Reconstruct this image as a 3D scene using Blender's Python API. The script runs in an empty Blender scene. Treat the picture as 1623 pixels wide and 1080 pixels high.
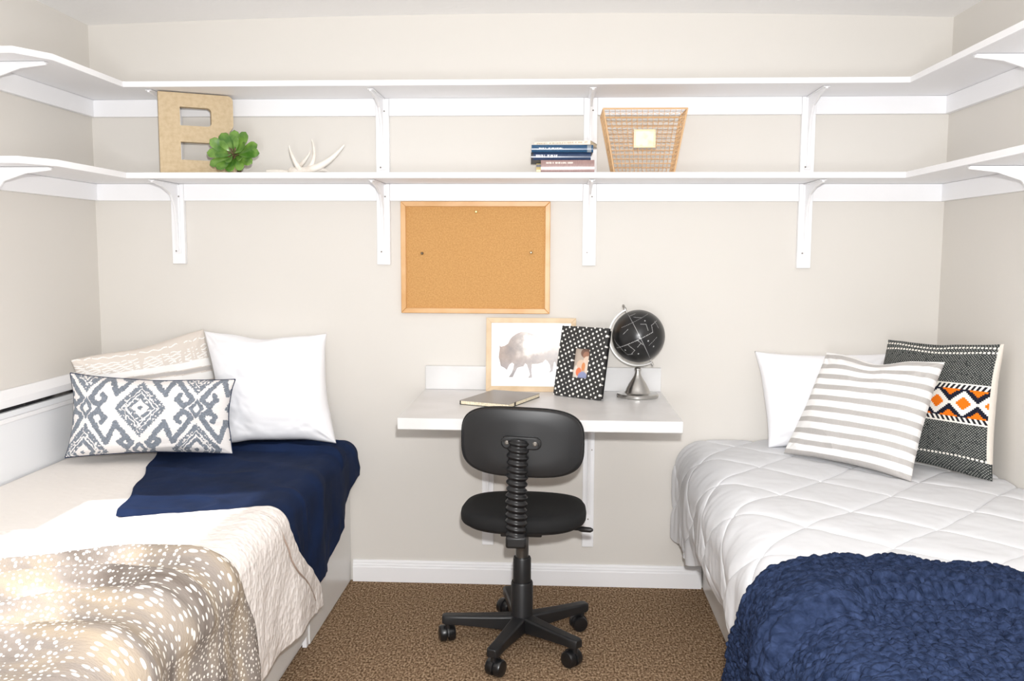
import bpy, bmesh, math, random
import numpy as np
from mathutils import Vector, Matrix

random.seed(4)
C = bpy.context.scene.collection
SC = bpy.context.scene
PI = math.pi

# ------------------------------------------------------------------ camera
W = 3.405          # room width
H = 2.30           # ceiling height
CAM = Vector((1.8966, -3.5721, 1.3778))
FW = Vector((-0.05060071, 0.99378507, -0.09915045))
RT = Vector((0.99867967, 0.05122938, 0.00380327))
UP = Vector((-0.00885905, 0.09882709, 0.99506519))
cd = bpy.data.cameras.new('camera')
cd.sensor_width = 36
cd.lens = 1400 / 1623 * 36
cd.clip_start = 0.05
cam = bpy.data.objects.new('camera', cd)
cam.matrix_world = Matrix(((RT.x, UP.x, -FW.x, CAM.x), (RT.y, UP.y, -FW.y, CAM.y), (RT.z, UP.z, -FW.z, CAM.z), (0, 0, 0, 1)))
C.objects.link(cam)
SC.camera = cam

# ------------------------------------------------------------------ light
SC.view_settings.view_transform = 'Standard'
SC.view_settings.look = 'None'
SC.view_settings.gamma = 1
SC.view_settings.use_curve_mapping = False
SC.view_settings.exposure = 0.1
wd = bpy.data.worlds.new('world')
SC.world = wd
wd.use_nodes = True
wd.node_tree.nodes['Background'].inputs[0].default_value = (0.94, 0.97, 1.0, 1)
wd.node_tree.nodes['Background'].inputs[1].default_value = 0.6
SC.cycles.max_bounces = 8
SC.cycles.diffuse_bounces = 5
SC.cycles.sample_clamp_indirect = 6


def light(name, kind, loc, energy, rot=None, **kw):
    l = bpy.data.lights.new(name, kind)
    l.energy = energy
    for k, v in kw.items():
        setattr(l, k, v)
    o = bpy.data.objects.new(name, l)
    o.location = loc
    if rot is not None:
        o.rotation_euler = Vector(rot).to_track_quat('-Z', 'Y').to_euler()
    C.objects.link(o)
    return o


# the photographer's flash just above the camera, an added uplight that fills from the ceiling, the sun through the left window
light('camera_flash', 'SPOT', (1.93, -3.57, 1.53), 235, rot=(-0.02, 1, 0.2), shadow_soft_size=0.03, spot_size=math.radians(150), spot_blend=0.6, color=(1, 0.995, 0.99))
light('ceiling_fill', 'SPOT', (1.75, -4.2, 0.9), 90, rot=(0, 3.1, 1.4), shadow_soft_size=0.25, spot_size=math.radians(95), spot_blend=1.0, color=(0.98, 0.99, 1))
light('sun', 'SUN', (-3, -2.4, 4), 5.0, rot=(1, 0.2, -1.19), angle=0.03, color=(1, 1, 1))

# ------------------------------------------------------------------ helpers


def hash2(ix, iy, seed):
    n = (ix.astype(np.int64) * 374761393 + iy.astype(np.int64) * 668265263 + seed * 69069) & 0xffffffff
    n = ((n ^ (n >> 13)) * 1274126177) & 0xffffffff
    return ((n ^ (n >> 16)) & 0xffff) / 65535.0


def vnoise(x, y, seed=1):
    x = np.asarray(x, float)
    y = np.asarray(y, float)
    x, y = np.broadcast_arrays(x, y)
    ix = np.floor(x)
    iy = np.floor(y)
    fx = x - ix
    fy = y - iy
    fx = fx * fx * (3 - 2 * fx)
    fy = fy * fy * (3 - 2 * fy)
    a = hash2(ix, iy, seed)
    b = hash2(ix + 1, iy, seed)
    c = hash2(ix, iy + 1, seed)
    d = hash2(ix + 1, iy + 1, seed)
    return (a + (b - a) * fx + (c - a) * fy + (a - b - c + d) * fx * fy) * 2 - 1


def fbm(x, y, seed=1, o=3):
    t = 0
    a = 1.0
    for k in range(o):
        t = t + a * vnoise(np.asarray(x) * 2 ** k, np.asarray(y) * 2 ** k, seed + k)
        a *= 0.5
    return t


def smooth(a, b, x):
    t = np.clip((x - a) / (b - a), 0, 1)
    return t * t * (3 - 2 * t)


def tag(o, label=None, cat=None, group=None, kind=None):
    if label:
        o['label'] = label
    if cat:
        o['category'] = cat
    if group:
        o['group'] = group
    if kind:
        o['kind'] = kind
    return o


def empty(name, loc, label, cat, group=None, rz=0.0):
    o = bpy.data.objects.new(name, None)
    o.location = loc
    o.rotation_euler = (0, 0, rz)
    o.empty_display_size = 0.05
    C.objects.link(o)
    return tag(o, label, cat, group)


class MB:
    """collects boxes, tubes, lathes into one mesh"""

    def __init__(s):
        s.v = []
        s.f = []

    def add(s, vs, fs):
        n = len(s.v)
        s.v += [tuple(p) for p in vs]
        s.f += [tuple(i + n for i in f) for f in fs]
        return s

    def box(s, x0, x1, y0, y1, z0, z1, M=None):
        vs = [(x, y, z) for x in (x0, x1) for y in (y0, y1) for z in (z0, z1)]
        if M is not None:
            vs = [M @ Vector(p) for p in vs]
        return s.add(vs, [(0, 1, 3, 2), (4, 6, 7, 5), (0, 4, 5, 1), (2, 3, 7, 6), (0, 2, 6, 4), (1, 5, 7, 3)])

    def prism(s, pts, a, b, axis='y', M=None):
        """polygon pts extruded from a to b along an axis"""
        n = len(pts)
        vs = []
        for t in (a, b):
            for p, q in pts:
                vs.append({'x': (t, p, q), 'y': (p, t, q), 'z': (p, q, t)}[axis])
        if M is not None:
            vs = [M @ Vector(p) for p in vs]
        fs = [tuple(range(n)), tuple(range(2 * n - 1, n - 1, -1))]
        fs += [(i, (i + 1) % n, n + (i + 1) % n, n + i) for i in range(n)]
        return s.add(vs, fs)

    def tube(s, pts, rad, seg=12, cap=True, sx=1.0):
        pts = [Vector(p) for p in pts]
        n = len(pts)
        if not hasattr(rad, '__len__'):
            rad = [rad] * n
        vs = []
        up = None
        for i, p in enumerate(pts):
            d = (pts[min(i + 1, n - 1)] - pts[max(i - 1, 0)]).normalized()
            if up is None:
                up = Vector((0, 0, 1)) if abs(d.z) < 0.9 else Vector((0, 1, 0))
                a = d.cross(up).normalized()
            else:
                a = (a - d * a.dot(d)).normalized()
            b = d.cross(a)
            for k in range(seg):
                t = 2 * PI * k / seg
                vs.append(p + (a * math.cos(t) * sx + b * math.sin(t)) * rad[i])
        fs = []
        for i in range(n - 1):
            for k in range(seg):
                k2 = (k + 1) % seg
                fs.append((i * seg + k, i * seg + k2, (i + 1) * seg + k2, (i + 1) * seg + k))
        if cap:
            fs.append(tuple(range(seg - 1, -1, -1)))
            fs.append(tuple((n - 1) * seg + k for k in range(seg)))
        return s.add(vs, fs)

    def lathe(s, prof, c=(0, 0, 0), seg=40, M=None):
        vs = []
        for r, z in prof:
            for k in range(seg):
                t = 2 * PI * k / seg
                vs.append(Vector((r * math.cos(t), r * math.sin(t), z)))
        if M is not None:
            vs = [M @ v for v in vs]
        vs = [v + Vector(c) for v in vs]
        fs = []
        for i in range(len(prof) - 1):
            for k in range(seg):
                k2 = (k + 1) % seg
                fs.append((i * seg + k, i * seg + k2, (i + 1) * seg + k2, (i + 1) * seg + k))
        fs.append(tuple(range(seg - 1, -1, -1)))
        fs.append(tuple((len(prof) - 1) * seg + k for k in range(seg)))
        return s.add(vs, fs)

    def build(s, name, m, parent=None, bevel=0.0, sm=False, segs=2, ang=35):
        me = bpy.data.meshes.new(name)
        me.from_pydata(s.v, [], s.f)
        bm = bmesh.new()
        bm.from_mesh(me)
        bmesh.ops.recalc_face_normals(bm, faces=bm.faces)
        bm.to_mesh(me)
        bm.free()
        me.materials.append(m)
        o = bpy.data.objects.new(name, me)
        C.objects.link(o)
        if parent is not None:
            o.parent = parent
        if bevel:
            b = o.modifiers.new('bevel', 'BEVEL')
            b.width = bevel
            b.segments = segs
            b.limit_method = 'ANGLE'
            b.angle_limit = math.radians(40)
        if sm or bevel:
            me.polygons.foreach_set('use_smooth', [True] * len(me.polygons))
            try:
                me.set_sharp_from_angle(angle=math.radians(ang))
            except Exception:
                pass
        return o


def grid_obj(name, X, Y, Z, m, parent=None, col=None, uv=None, closed=None, sm=True):
    """mesh from arrays of shape (nv, nu); closed=(X2,Y2,Z2) adds a back side sharing the border"""
    nv, nu = X.shape
    P = np.stack([X, Y, Z], -1).reshape(-1, 3)
    idx = np.arange(nv * nu).reshape(nv, nu)
    q = np.stack([idx[:-1, :-1], idx[:-1, 1:], idx[1:, 1:], idx[1:, :-1]], -1).reshape(-1, 4)
    cols = col.reshape(-1, 3) if col is not None else None
    uvs = uv.reshape(-1, 2) if uv is not None else None
    if closed is not None:
        X2, Y2, Z2 = closed[:3]
        idx2 = idx.copy()
        n0 = nv * nu
        inner = np.arange((nv - 2) * (nu - 2)).reshape(nv - 2, nu - 2) + n0
        idx2[1:-1, 1:-1] = inner
        P2 = np.stack([X2, Y2, Z2], -1)[1:-1, 1:-1].reshape(-1, 3)
        P = np.concatenate([P, P2])
        q2 = np.stack([idx2[:-1, :-1], idx2[1:, :-1], idx2[1:, 1:], idx2[:-1, 1:]], -1).reshape(-1, 4)
        q = np.concatenate([q, q2])
        if cols is not None:
            c2 = closed[3] if len(closed) > 3 else col
            cols = np.concatenate([cols, c2[1:-1, 1:-1].reshape(-1, 3)])
        if uvs is not None:
            uvs = np.concatenate([uvs, uv[1:-1, 1:-1].reshape(-1, 2)])
    me = bpy.data.meshes.new(name)
    me.vertices.add(len(P))
    me.vertices.foreach_set('co', P.astype(np.float32).ravel())
    me.loops.add(len(q) * 4)
    me.loops.foreach_set('vertex_index', q.astype(np.int32).ravel())
    me.polygons.add(len(q))
    me.polygons.foreach_set('loop_start', np.arange(0, len(q) * 4, 4, dtype=np.int32))
    try:
        me.polygons.foreach_set('loop_total', np.full(len(q), 4, dtype=np.int32))
    except Exception:
        pass
    me.update(calc_edges=True)
    me.validate()
    if cols is not None:
        ca = me.color_attributes.new('pattern', 'FLOAT_COLOR', 'POINT')
        ca.data.foreach_set('color', np.concatenate([cols, np.ones((len(cols), 1))], 1).astype(np.float32).ravel())
    if uvs is not None:
        l = me.uv_layers.new(name='UVMap')
        l.data.foreach_set('uv', uvs[q.ravel()].astype(np.float32).ravel())
    if sm:
        me.polygons.foreach_set('use_smooth', np.ones(len(q), dtype=bool))
    me.materials.append(m)
    o = bpy.data.objects.new(name, me)
    C.objects.link(o)
    if parent is not None:
        o.parent = parent
    return o


def rgb(r, g, b):
    return tuple(((c / 255) / 12.92 if c / 255 <= 0.04045 else ((c / 255 + 0.055) / 1.055) ** 2.4) for c in (r, g, b))


def mat(name, col=(0.8, 0.8, 0.8), rough=0.5, metal=0.0, bump=None, var=None, attr=False, sheen=0.0, spec=0.5, coat=0.0, coord='Object'):
    """bump = (scale, strength, distance, kind); var = (scale, colour2, low, high)"""
    m = bpy.data.materials.new(name)
    m.use_nodes = True
    nt = m.node_tree
    b = nt.nodes['Principled BSDF']
    b.inputs['Base Color'].default_value = (*col, 1)
    b.inputs['Roughness'].default_value = rough
    b.inputs['Metallic'].default_value = metal
    b.inputs['Specular IOR Level'].default_value = spec
    if coat:
        b.inputs['Coat Weight'].default_value = coat
        b.inputs['Coat Roughness'].default_value = 0.1
    if sheen:
        b.inputs['Sheen Weight'].default_value = sheen
        b.inputs['Sheen Roughness'].default_value = 0.5
    tc = nt.nodes.new('ShaderNodeTexCoord')
    out = tc.outputs[coord]
    if attr:
        a = nt.nodes.new('ShaderNodeAttribute')
        a.attribute_name = 'pattern'
        nt.links.new(a.outputs['Color'], b.inputs['Base Color'])
    if var:
        n = nt.nodes.new('ShaderNodeTexNoise')
        n.inputs['Scale'].default_value = var[0]
        n.inputs['Detail'].default_value = 4
        nt.links.new(out, n.inputs['Vector'])
        r = nt.nodes.new('ShaderNodeValToRGB')
        r.color_ramp.elements[0].position = var[2]
        r.color_ramp.elements[1].position = var[3]
        r.color_ramp.elements[0].color = (*col, 1)
        r.color_ramp.elements[1].color = (*var[1], 1)
        nt.links.new(n.outputs['Fac'], r.inputs['Fac'])
        nt.links.new(r.outputs['Color'], b.inputs['Base Color'])
    if bump:
        k = bump[3] if len(bump) > 3 else 'noise'
        if k == 'noise':
            n = nt.nodes.new('ShaderNodeTexNoise')
            n.inputs['Detail'].default_value = 3
            o = n.outputs['Fac']
        else:
            n = nt.nodes.new('ShaderNodeTexVoronoi')
            o = n.outputs['Distance']
        n.inputs['Scale'].default_value = bump[0]
        nt.links.new(out, n.inputs['Vector'])
        bp = nt.nodes.new('ShaderNodeBump')
        bp.inputs['Strength'].default_value = bump[1]
        bp.inputs['Distance'].default_value = bump[2]
        nt.links.new(o, bp.inputs['Height'])
        nt.links.new(bp.outputs['Normal'], b.inputs['Normal'])
    return m


WALLC = rgb(221, 217, 211)
M = {}
M['wall'] = mat('wall_paint', WALLC, 0.85, bump=(220, 0.08, 0.002), spec=0.2)
M['ceil'] = mat('ceiling_plaster', rgb(250, 249, 248), 0.9, bump=(28, 0.15, 0.01), spec=0.1)
M['white'] = mat('white_paint', rgb(244, 244, 246), 0.45, bump=(90, 0.04, 0.001), spec=0.35)
M['bracket'] = mat('white_enamel', rgb(240, 240, 242), 0.3, spec=0.5)
M['panel'] = mat('white_laminate', rgb(238, 240, 243), 0.35)
M['cab'] = mat('cabinet_laminate', rgb(232, 231, 229), 0.3)
M['gap'] = mat('dark_gap', (0.008, 0.008, 0.01), 0.9, var=(9, (0.12, 0.11, 0.1), 0.52, 0.7))
M['screw'] = mat('screw_metal', (0.22, 0.2, 0.18), 0.4, 0.8)
M['laminate'] = mat('desk_laminate', rgb(214, 213, 212), 0.32, var=(7, rgb(224, 223, 223), 0.35, 0.65))
M['black'] = mat('black_plastic', (0.012, 0.012, 0.013), 0.42, bump=(600, 0.1, 0.0006))
M['blackf'] = mat('black_seat_fabric', (0.004, 0.004, 0.0045), 0.85, bump=(500, 0.2, 0.001))
M['rubber'] = mat('black_rubber', (0.009, 0.009, 0.01), 0.3)
M['steel'] = mat('brushed_steel', (0.5, 0.49, 0.47), 0.28, 1.0)
M['chrome'] = mat('gas_column_steel', (0.16, 0.16, 0.16), 0.3, 0.9)
M['oak'] = mat('pale_oak', rgb(222, 197, 163), 0.5, var=(14, rgb(206, 178, 141), 0.4, 0.7))
M['pine'] = mat('honey_pine', rgb(222, 178, 128), 0.4, var=(9, rgb(210, 160, 102), 0.4, 0.7))
M['kraft'] = mat('kraft_board', rgb(204, 184, 152), 0.8, var=(60, rgb(192, 170, 136), 0.4, 0.7), bump=(200, 0.1, 0.001))
M['krafts'] = mat('kraft_board_edge', rgb(196, 166, 124), 0.8)
M['pin'] = mat('brass_pin', (0.75, 0.6, 0.25), 0.25, 1.0)
M['dpin'] = mat('dark_pin', (0.16, 0.12, 0.08), 0.3, 0.8)
M['wire'] = mat('copper_wire', rgb(226, 188, 144), 0.4, 0.2)
M['antler'] = mat('bleached_antler', rgb(240, 234, 226), 0.5, var=(22, rgb(216, 205, 192), 0.5, 0.8), bump=(60, 0.2, 0.002))
M['bark'] = mat('antler_tip', rgb(190, 165, 140), 0.6)
M['leaf'] = mat('succulent_leaf', rgb(66, 112, 34), 0.3, var=(22, rgb(122, 160, 72), 0.40, 0.66), coat=0.3)
M['leafc'] = mat('succulent_heart', rgb(120, 86, 74), 0.6, var=(120, rgb(80, 92, 40), 0.4, 0.6))
M['attr'] = mat('printed_surface', attr=True, rough=0.6)
M['attrgloss'] = mat('glossy_print', attr=True, rough=0.22)
M['attrfab'] = mat('patterned_fabric', attr=True, rough=0.9, sheen=0.15, bump=(420, 0.25, 0.0012), spec=0.15)
M['attrwool'] = mat('woven_wool', attr=True, rough=0.95, bump=(240, 0.5, 0.003), spec=0.1)
M['linen'] = mat('white_linen', rgb(245, 245, 248), 0.9, bump=(320, 0.12, 0.001), spec=0.1)
M['navy'] = mat('navy_throw', rgb(21, 33, 59), 0.8, bump=(500, 0.35, 0.0012), var=(6, rgb(26, 42, 76), 0.3, 0.7), spec=0.1)
M['quilt'] = mat('beige_quilt', rgb(238, 231, 226), 0.9, bump=(60, 0.5, 0.006, 'voronoi'), spec=0.1)
M['coverlet'] = mat('beige_coverlet', rgb(240, 235, 230), 0.9, bump=(38, 0.25, 0.004, 'voronoi'), spec=0.1)
M['comf'] = mat('white_comforter', rgb(220, 221, 224), 0.85, bump=(30, 0.2, 0.004), spec=0.12)
M['mattress'] = mat('mattress_ticking', rgb(236, 234, 230), 0.9)
M['page'] = mat('book_pages', rgb(240, 230, 206), 0.9, var=(150, rgb(214, 200, 170), 0.45, 0.7))


def carpet():
    m = mat('brown_loop_carpet', rough=1.0, spec=0.05)
    nt = m.node_tree
    b = nt.nodes['Principled BSDF']
    tc = nt.nodes.new('ShaderNodeTexCoord')
    n1 = nt.nodes.new('ShaderNodeTexNoise')
    n1.inputs['Scale'].default_value = 150
    n1.inputs['Detail'].default_value = 3
    mp = nt.nodes.new('ShaderNodeMapping')
    mp.inputs['Scale'].default_value = (1.0, 0.55, 1)
    nt.links.new(tc.outputs['Object'], mp.inputs['Vector'])
    nt.links.new(mp.outputs['Vector'], n1.inputs['Vector'])
    v = nt.nodes.new('ShaderNodeTexVoronoi')
    v.inputs['Scale'].default_value = 210
    nt.links.new(mp.outputs['Vector'], v.inputs['Vector'])
    r = nt.nodes.new('ShaderNodeValToRGB')
    e = r.color_ramp.elements
    e[0].position = 0.34
    e[0].color = (*rgb(88, 69, 52), 1)
    e[1].position = 0.66
    e[1].color = (*rgb(184, 160, 132), 1)
    k = e.new(0.5)
    k.color = (*rgb(138, 113, 89), 1)
    nt.links.new(n1.outputs['Fac'], r.inputs['Fac'])
    nt.links.new(r.outputs['Color'], b.inputs['Base Color'])
    bp = nt.nodes.new('ShaderNodeBump')
    bp.invert = True
    bp.inputs['Strength'].default_value = 1.0
    bp.inputs['Distance'].default_value = 0.003
    nt.links.new(v.outputs['Distance'], bp.inputs['Height'])
    nt.links.new(bp.outputs['Normal'], b.inputs['Normal'])
    return m


def cork():
    m = mat('cork', rough=0.95, spec=0.1)
    nt = m.node_tree
    b = nt.nodes['Principled BSDF']
    tc = nt.nodes.new('ShaderNodeTexCoord')
    n1 = nt.nodes.new('ShaderNodeTexNoise')
    n1.inputs['Scale'].default_value = 190
    n1.inputs['Detail'].default_value = 4
    nt.links.new(tc.outputs['Object'], n1.inputs['Vector'])
    r = nt.nodes.new('ShaderNodeValToRGB')
    e = r.color_ramp.elements
    e[0].position = 0.32
    e[0].color = (*rgb(190, 142, 88), 1)
    e[1].position = 0.68
    e[1].color = (*rgb(208, 162, 106), 1)
    nt.links.new(n1.outputs['Fac'], r.inputs['Fac'])
    nt.links.new(r.outputs['Color'], b.inputs['Base Color'])
    return m


def fawn():
    """spotted fawn print, coordinates in metres of cloth"""
    m = mat('fawn_print_fleece', rough=0.95, spec=0.08)
    nt = m.node_tree
    b = nt.nodes['Principled BSDF']
    L = nt.links.new
    tc = nt.nodes.new('ShaderNodeTexCoord')
    dn = nt.nodes.new('ShaderNodeTexNoise')
    dn.inputs['Scale'].default_value = 14
    L(tc.outputs['UV'], dn.inputs['Vector'])
    mx = nt.nodes.new('ShaderNodeVectorMath')
    mx.operation = 'MULTIPLY_ADD'
    mx.inputs[1].default_value = (0.006, 0.006, 0)
    L(dn.outputs['Color'], mx.inputs[0])
    L(tc.outputs['UV'], mx.inputs[2])
    v = nt.nodes.new('ShaderNodeTexVoronoi')
    v.voronoi_dimensions = '2D'
    v.inputs['Scale'].default_value = 72
    v.inputs['Randomness'].default_value = 0.85
    L(mx.outputs[0], v.inputs['Vector'])
    # spot radius differs from spot to spot
    sp = nt.nodes.new('ShaderNodeSeparateColor')
    L(v.outputs['Color'], sp.inputs[0])
    ad = nt.nodes.new('ShaderNodeMath')
    ad.operation = 'MULTIPLY_ADD'
    ad.inputs[1].default_value = 0.20
    ad.inputs[2].default_value = 0.12
    L(sp.outputs[0], ad.inputs[0])
    sb = nt.nodes.new('ShaderNodeMath')
    sb.operation = 'SUBTRACT'
    L(ad.outputs[0], sb.inputs[0])
    L(v.outputs['Distance'], sb.inputs[1])
    mr = nt.nodes.new('ShaderNodeMapRange')
    mr.inputs['From Min'].default_value = -0.03
    mr.inputs['From Max'].default_value = 0.06
    L(sb.outputs[0], mr.inputs['Value'])
    n1 = nt.nodes.new('ShaderNodeTexNoise')
    n1.inputs['Scale'].default_value = 4.5
    n1.inputs['Detail'].default_value = 5
    mp = nt.nodes.new('ShaderNodeMapping')
    mp.inputs['Scale'].default_value = (0.8, 2.0, 1)
    L(tc.outputs['UV'], mp.inputs['Vector'])
    L(mp.outputs['Vector'], n1.inputs['Vector'])
    r = nt.nodes.new('ShaderNodeValToRGB')
    e = r.color_ramp.elements
    e[0].position = 0.3
    e[0].color = (*rgb(104, 94, 87), 1)
    e[1].position = 0.72
    e[1].color = (*rgb(208, 202, 196), 1)
    k = e.new(0.45)
    k.color = (*rgb(148, 139, 132), 1)
    k = e.new(0.58)
    k.color = (*rgb(174, 159, 140), 1)
    L(n1.outputs['Fac'], r.inputs['Fac'])
    mc = nt.nodes.new('ShaderNodeMix')
    mc.data_type = 'RGBA'
    mc.inputs['B'].default_value = (*rgb(244, 238, 230), 1)
    L(mr.outputs[0], mc.inputs['Factor'])
    L(r.outputs['Color'], mc.inputs['A'])
    L(mc.outputs['Result'], b.inputs['Base Color'])
    n2 = nt.nodes.new('ShaderNodeTexNoise')
    n2.inputs['Scale'].default_value = 260
    L(tc.outputs['UV'], n2.inputs['Vector'])
    bp = nt.nodes.new('ShaderNodeBump')
    bp.inputs['Strength'].default_value = 0.5
    bp.inputs['Distance'].default_value = 0.004
    L(n2.outputs['Fac'], bp.inputs['Height'])
    L(bp.outputs['Normal'], b.inputs['Normal'])
    return m


def boucle():
    m = mat('navy_boucle', rgb(34, 50, 88), rough=1.0, spec=0.05)
    nt = m.node_tree
    b = nt.nodes['Principled BSDF']
    L = nt.links.new
    tc = nt.nodes.new('ShaderNodeTexCoord')
    n = nt.nodes.new('ShaderNodeTexNoise')
    n.inputs['Scale'].default_value = 70
    n.inputs['Detail'].default_value = 3
    L(tc.outputs['UV'], n.inputs['Vector'])
    r = nt.nodes.new('ShaderNodeValToRGB')
    e = r.color_ramp.elements
    e[0].position = 0.3
    e[0].color = (*rgb(23, 32, 52), 1)
    e[1].position = 0.7
    e[1].color = (*rgb(49, 61, 90), 1)
    L(n.outputs['Fac'], r.inputs['Fac'])
    L(r.outputs['Color'], b.inputs['Base Color'])
    v = nt.nodes.new('ShaderNodeTexVoronoi')
    v.inputs['Scale'].default_value = 190
    L(tc.outputs['UV'], v.inputs['Vector'])
    bp = nt.nodes.new('ShaderNodeBump')
    bp.inputs['Strength'].default_value = 0.6
    bp.inputs['Distance'].default_value = 0.005
    L(v.outputs['Distance'], bp.inputs['Height'])
    L(bp.outputs['Normal'], b.inputs['Normal'])
    return m


M['carpet'] = carpet()
M['cork'] = cork()
M['fawn'] = fawn()
M['boucle'] = boucle()


def struct(o):
    o['kind'] = 'structure'
    return o


# ------------------------------------------------------------------ room shell
YR = -4.6      # the room runs on behind the camera
struct(MB().box(-0.1, W + 0.1, YR, 0.1, -0.06, 0).build('floor', M['carpet']))
struct(MB().box(-0.1, W + 0.1, 0.0, 0.1, 0, H + 0.03).build('wall_back', M['wall']))
struct(MB().box(W, W + 0.1, YR, 0, 0, H + 0.03).build('wall_right', M['wall']))
wy0, wy1, wz0, wz1 = -2.30, -0.98, 1.10, 1.86
wl = MB()
wl.box(-0.1, 0, wy1, 0, 0, H + 0.03).box(-0.1, 0, YR, wy0, 0, H + 0.03)
wl.box(-0.1, 0, wy0, wy1, 0, wz0).box(-0.1, 0, wy0, wy1, wz1, H + 0.03)
struct(wl.build('wall_left', M['wall']))
wf = MB()
wf.box(-0.08, -0.04, wy0, wy1, wz0, wz0 + 0.03).box(-0.08, -0.04, wy0, wy1, wz1 - 0.03, wz1)
for yy in (wy0, wy1 - 0.03, (wy0 + wy1) / 2 - 0.015):
    wf.box(-0.08, -0.04, yy, yy + 0.03, wz0, wz1)
struct(wf.build('window_1', M['white']))
# the plaster ceiling sags a little towards the side walls
xs = np.linspace(-0.1, W + 0.1, 60)
ys = np.linspace(YR, 0.1, 60)
XX, YY = np.meshgrid(xs, ys)
ZZ = H + 0.012 - 0.03 * ((XX - W / 2) / (W / 2)) ** 2 + 0 * YY
ce = grid_obj('ceiling', XX, YY, ZZ, M['ceil'])
so = ce.modifiers.new('thick', 'SOLIDIFY')
so.thickness = 0.05
so.offset = 1
struct(ce)

bb = [(0, 0), (-0.017, 0), (-0.017, 0.062), (-0.014, 0.066), (-0.014, 0.072), (-0.010, 0.077), (-0.010, 0.083), (-0.006, 0.09), (0, 0.09)]
struct(MB().prism([(p, q) for p, q in bb], 1.05, 2.50, 'x').build('baseboard_back', M['white'], sm=True, ang=20))

# ------------------------------------------------------------------ wall shelves
T1, B1 = 1.672, 1.650
T2, B2 = 2.006, 1.985
UPX = [0.352, 1.196, 2.022, 2.866]       # upright positions along the back wall
HWD = 0.0265


def shelf(z0, z1, label):
    e = empty('wall_shelf', (W / 2, 0, z0), label, 'shelf', 'white wraparound wall shelves')
    l = []
    pts = [(0.001, -0.001), (0.001, -0.86), (0.215, -0.86), (0.278, -0.75), (0.278, -0.288), (W - 0.262, -0.288), (W - 0.262, -1.6), (W - 0.001, -1.6), (W - 0.001, -0.001)]
    b = MB().prism([(x - W / 2, y) for x, y in pts], 0, z1 - z0, 'z').build('shelf_board', M['white'], e, bevel=0.0015)
    c = MB()
    xs_ = [0.001] + [q for u in UPX for q in (u - HWD - 0.0005, u + HWD + 0.0005)] + [W - 0.001]
    for i in range(0, len(xs_), 2):
        c.box(xs_[i] - W / 2, xs_[i + 1] - W / 2, -0.02, -0.001, -0.068, -0.0005)
    for x0, x1, yb, yend in ((0.001, 0.02, -0.731, -0.86), (W - 0.02, W - 0.001, -0.741, -1.6)):
        c.box(x0 - W / 2, x1 - W / 2, yb + HWD + 0.0005, -0.0205, -0.068, -0.0005)
        c.box(x0 - W / 2, x1 - W / 2, yend, yb - HWD - 0.0005, -0.068, -0.0005)
    c.build('cleat', M['white'], e, bevel=0.0015)
    return e


shelf(B1, T1, 'lower white wall shelf carrying the letter, books and basket')
shelf(B2, T2, 'upper empty white wall shelf just below the ceiling')


def bracket(x, y, ztop, zbot, rz, label, L=0.245, leg=0.27, group='white shelf brackets'):
    """rz turns the bracket; local -y points out of the wall"""
    e = empty('shelf_bracket', (x, y, zbot), label, 'bracket', group, rz)
    h = ztop - zbot
    MB().box(-HWD, HWD, -0.022, -0.0015, 0, h - 0.001).build('backing_board', M['white'], e, bevel=0.0015)
    a = MB()
    t = h - 0.001
    prof = [(-0.026, t - 0.003), (-L, t - 0.003), (-L, t - 0.010), (-0.16, t - 0.020), (-0.085, t - 0.045), (-0.052, t - 0.09), (-0.036, t - 0.17), (-0.030, t - leg), (-0.026, t - leg)]
    a.prism(prof, -0.0045, 0.0045, 'x')
    a.box(-0.012, 0.012, -L, -0.0225, t - 0.004, t - 0.0005)
    a.box(-0.012, 0.012, -0.026, -0.0225, t - leg - 0.01, t - 0.004)
    a.build('bracket_arm', M['bracket'], e, bevel=0.001)
    for zz, sx in ((t - 0.05, 0.009), (t - leg, -0.008)):
        MB().lathe([(0.003, 0), (0.003, 0.0015), (0.001, 0.0022)], (sx, -0.026, zz), 10, Matrix.Rotation(PI / 2, 3, 'X')).build('screw', M['screw'], e)
    return e


for i, x in enumerate(UPX):
    bracket(x, 0, B1, 1.327 - (0.006 if i == 3 else 0), 0, 'white backed bracket under the lower shelf, ' + ['leftmost on the back wall', 'at the left edge of the cork board', 'just right of the cork board', 'nearest the right corner'][i])
    bracket(x, 0, B2, T1 + 0.001, 0, 'white backed bracket between the two shelves, ' + ['behind the cardboard letter', 'right of the antler', 'behind the stack of books', 'right of the wire basket'][i])
for zt, zb, n in ((B1, 1.325, 'lower'), (B2, T1 + 0.001, 'upper')):
    bracket(0, -0.731, zt, zb, PI / 2, 'white bracket under the %s shelf on the left wall' % n)
    bracket(W, -0.741, zt, zb, -PI / 2, 'white bracket under the %s shelf on the right wall' % n)

# ------------------------------------------------------------------ cork board and pins
cb = empty('cork_board', (1.566, -0.001, 1.132), 'cork pinboard in a honey pine frame hung under the lower shelf', 'pinboard')
w2, h2 = 0.301, 0.449
MB().box(-w2 + 0.01, w2 - 0.01, -0.010, 0, 0.01, h2 - 0.01).build('cork_panel', M['cork'], cb)
fr = MB()
f = 0.021
for quad in ([(-w2, 0), (w2, 0), (w2 - f, f), (-w2 + f, f)], [(-w2, h2), (-w2 + f, h2 - f), (w2 - f, h2 - f), (w2, h2)],
             [(-w2, 0), (-w2 + f, f), (-w2 + f, h2 - f), (-w2, h2)], [(w2, 0), (w2, h2), (w2 - f, h2 - f), (w2 - f, f)]):
    fr.prism(quad, -0.019, -0.0002, 'y')
fr.build('frame', M['pine'], cb, bevel=0.0025)


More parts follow.
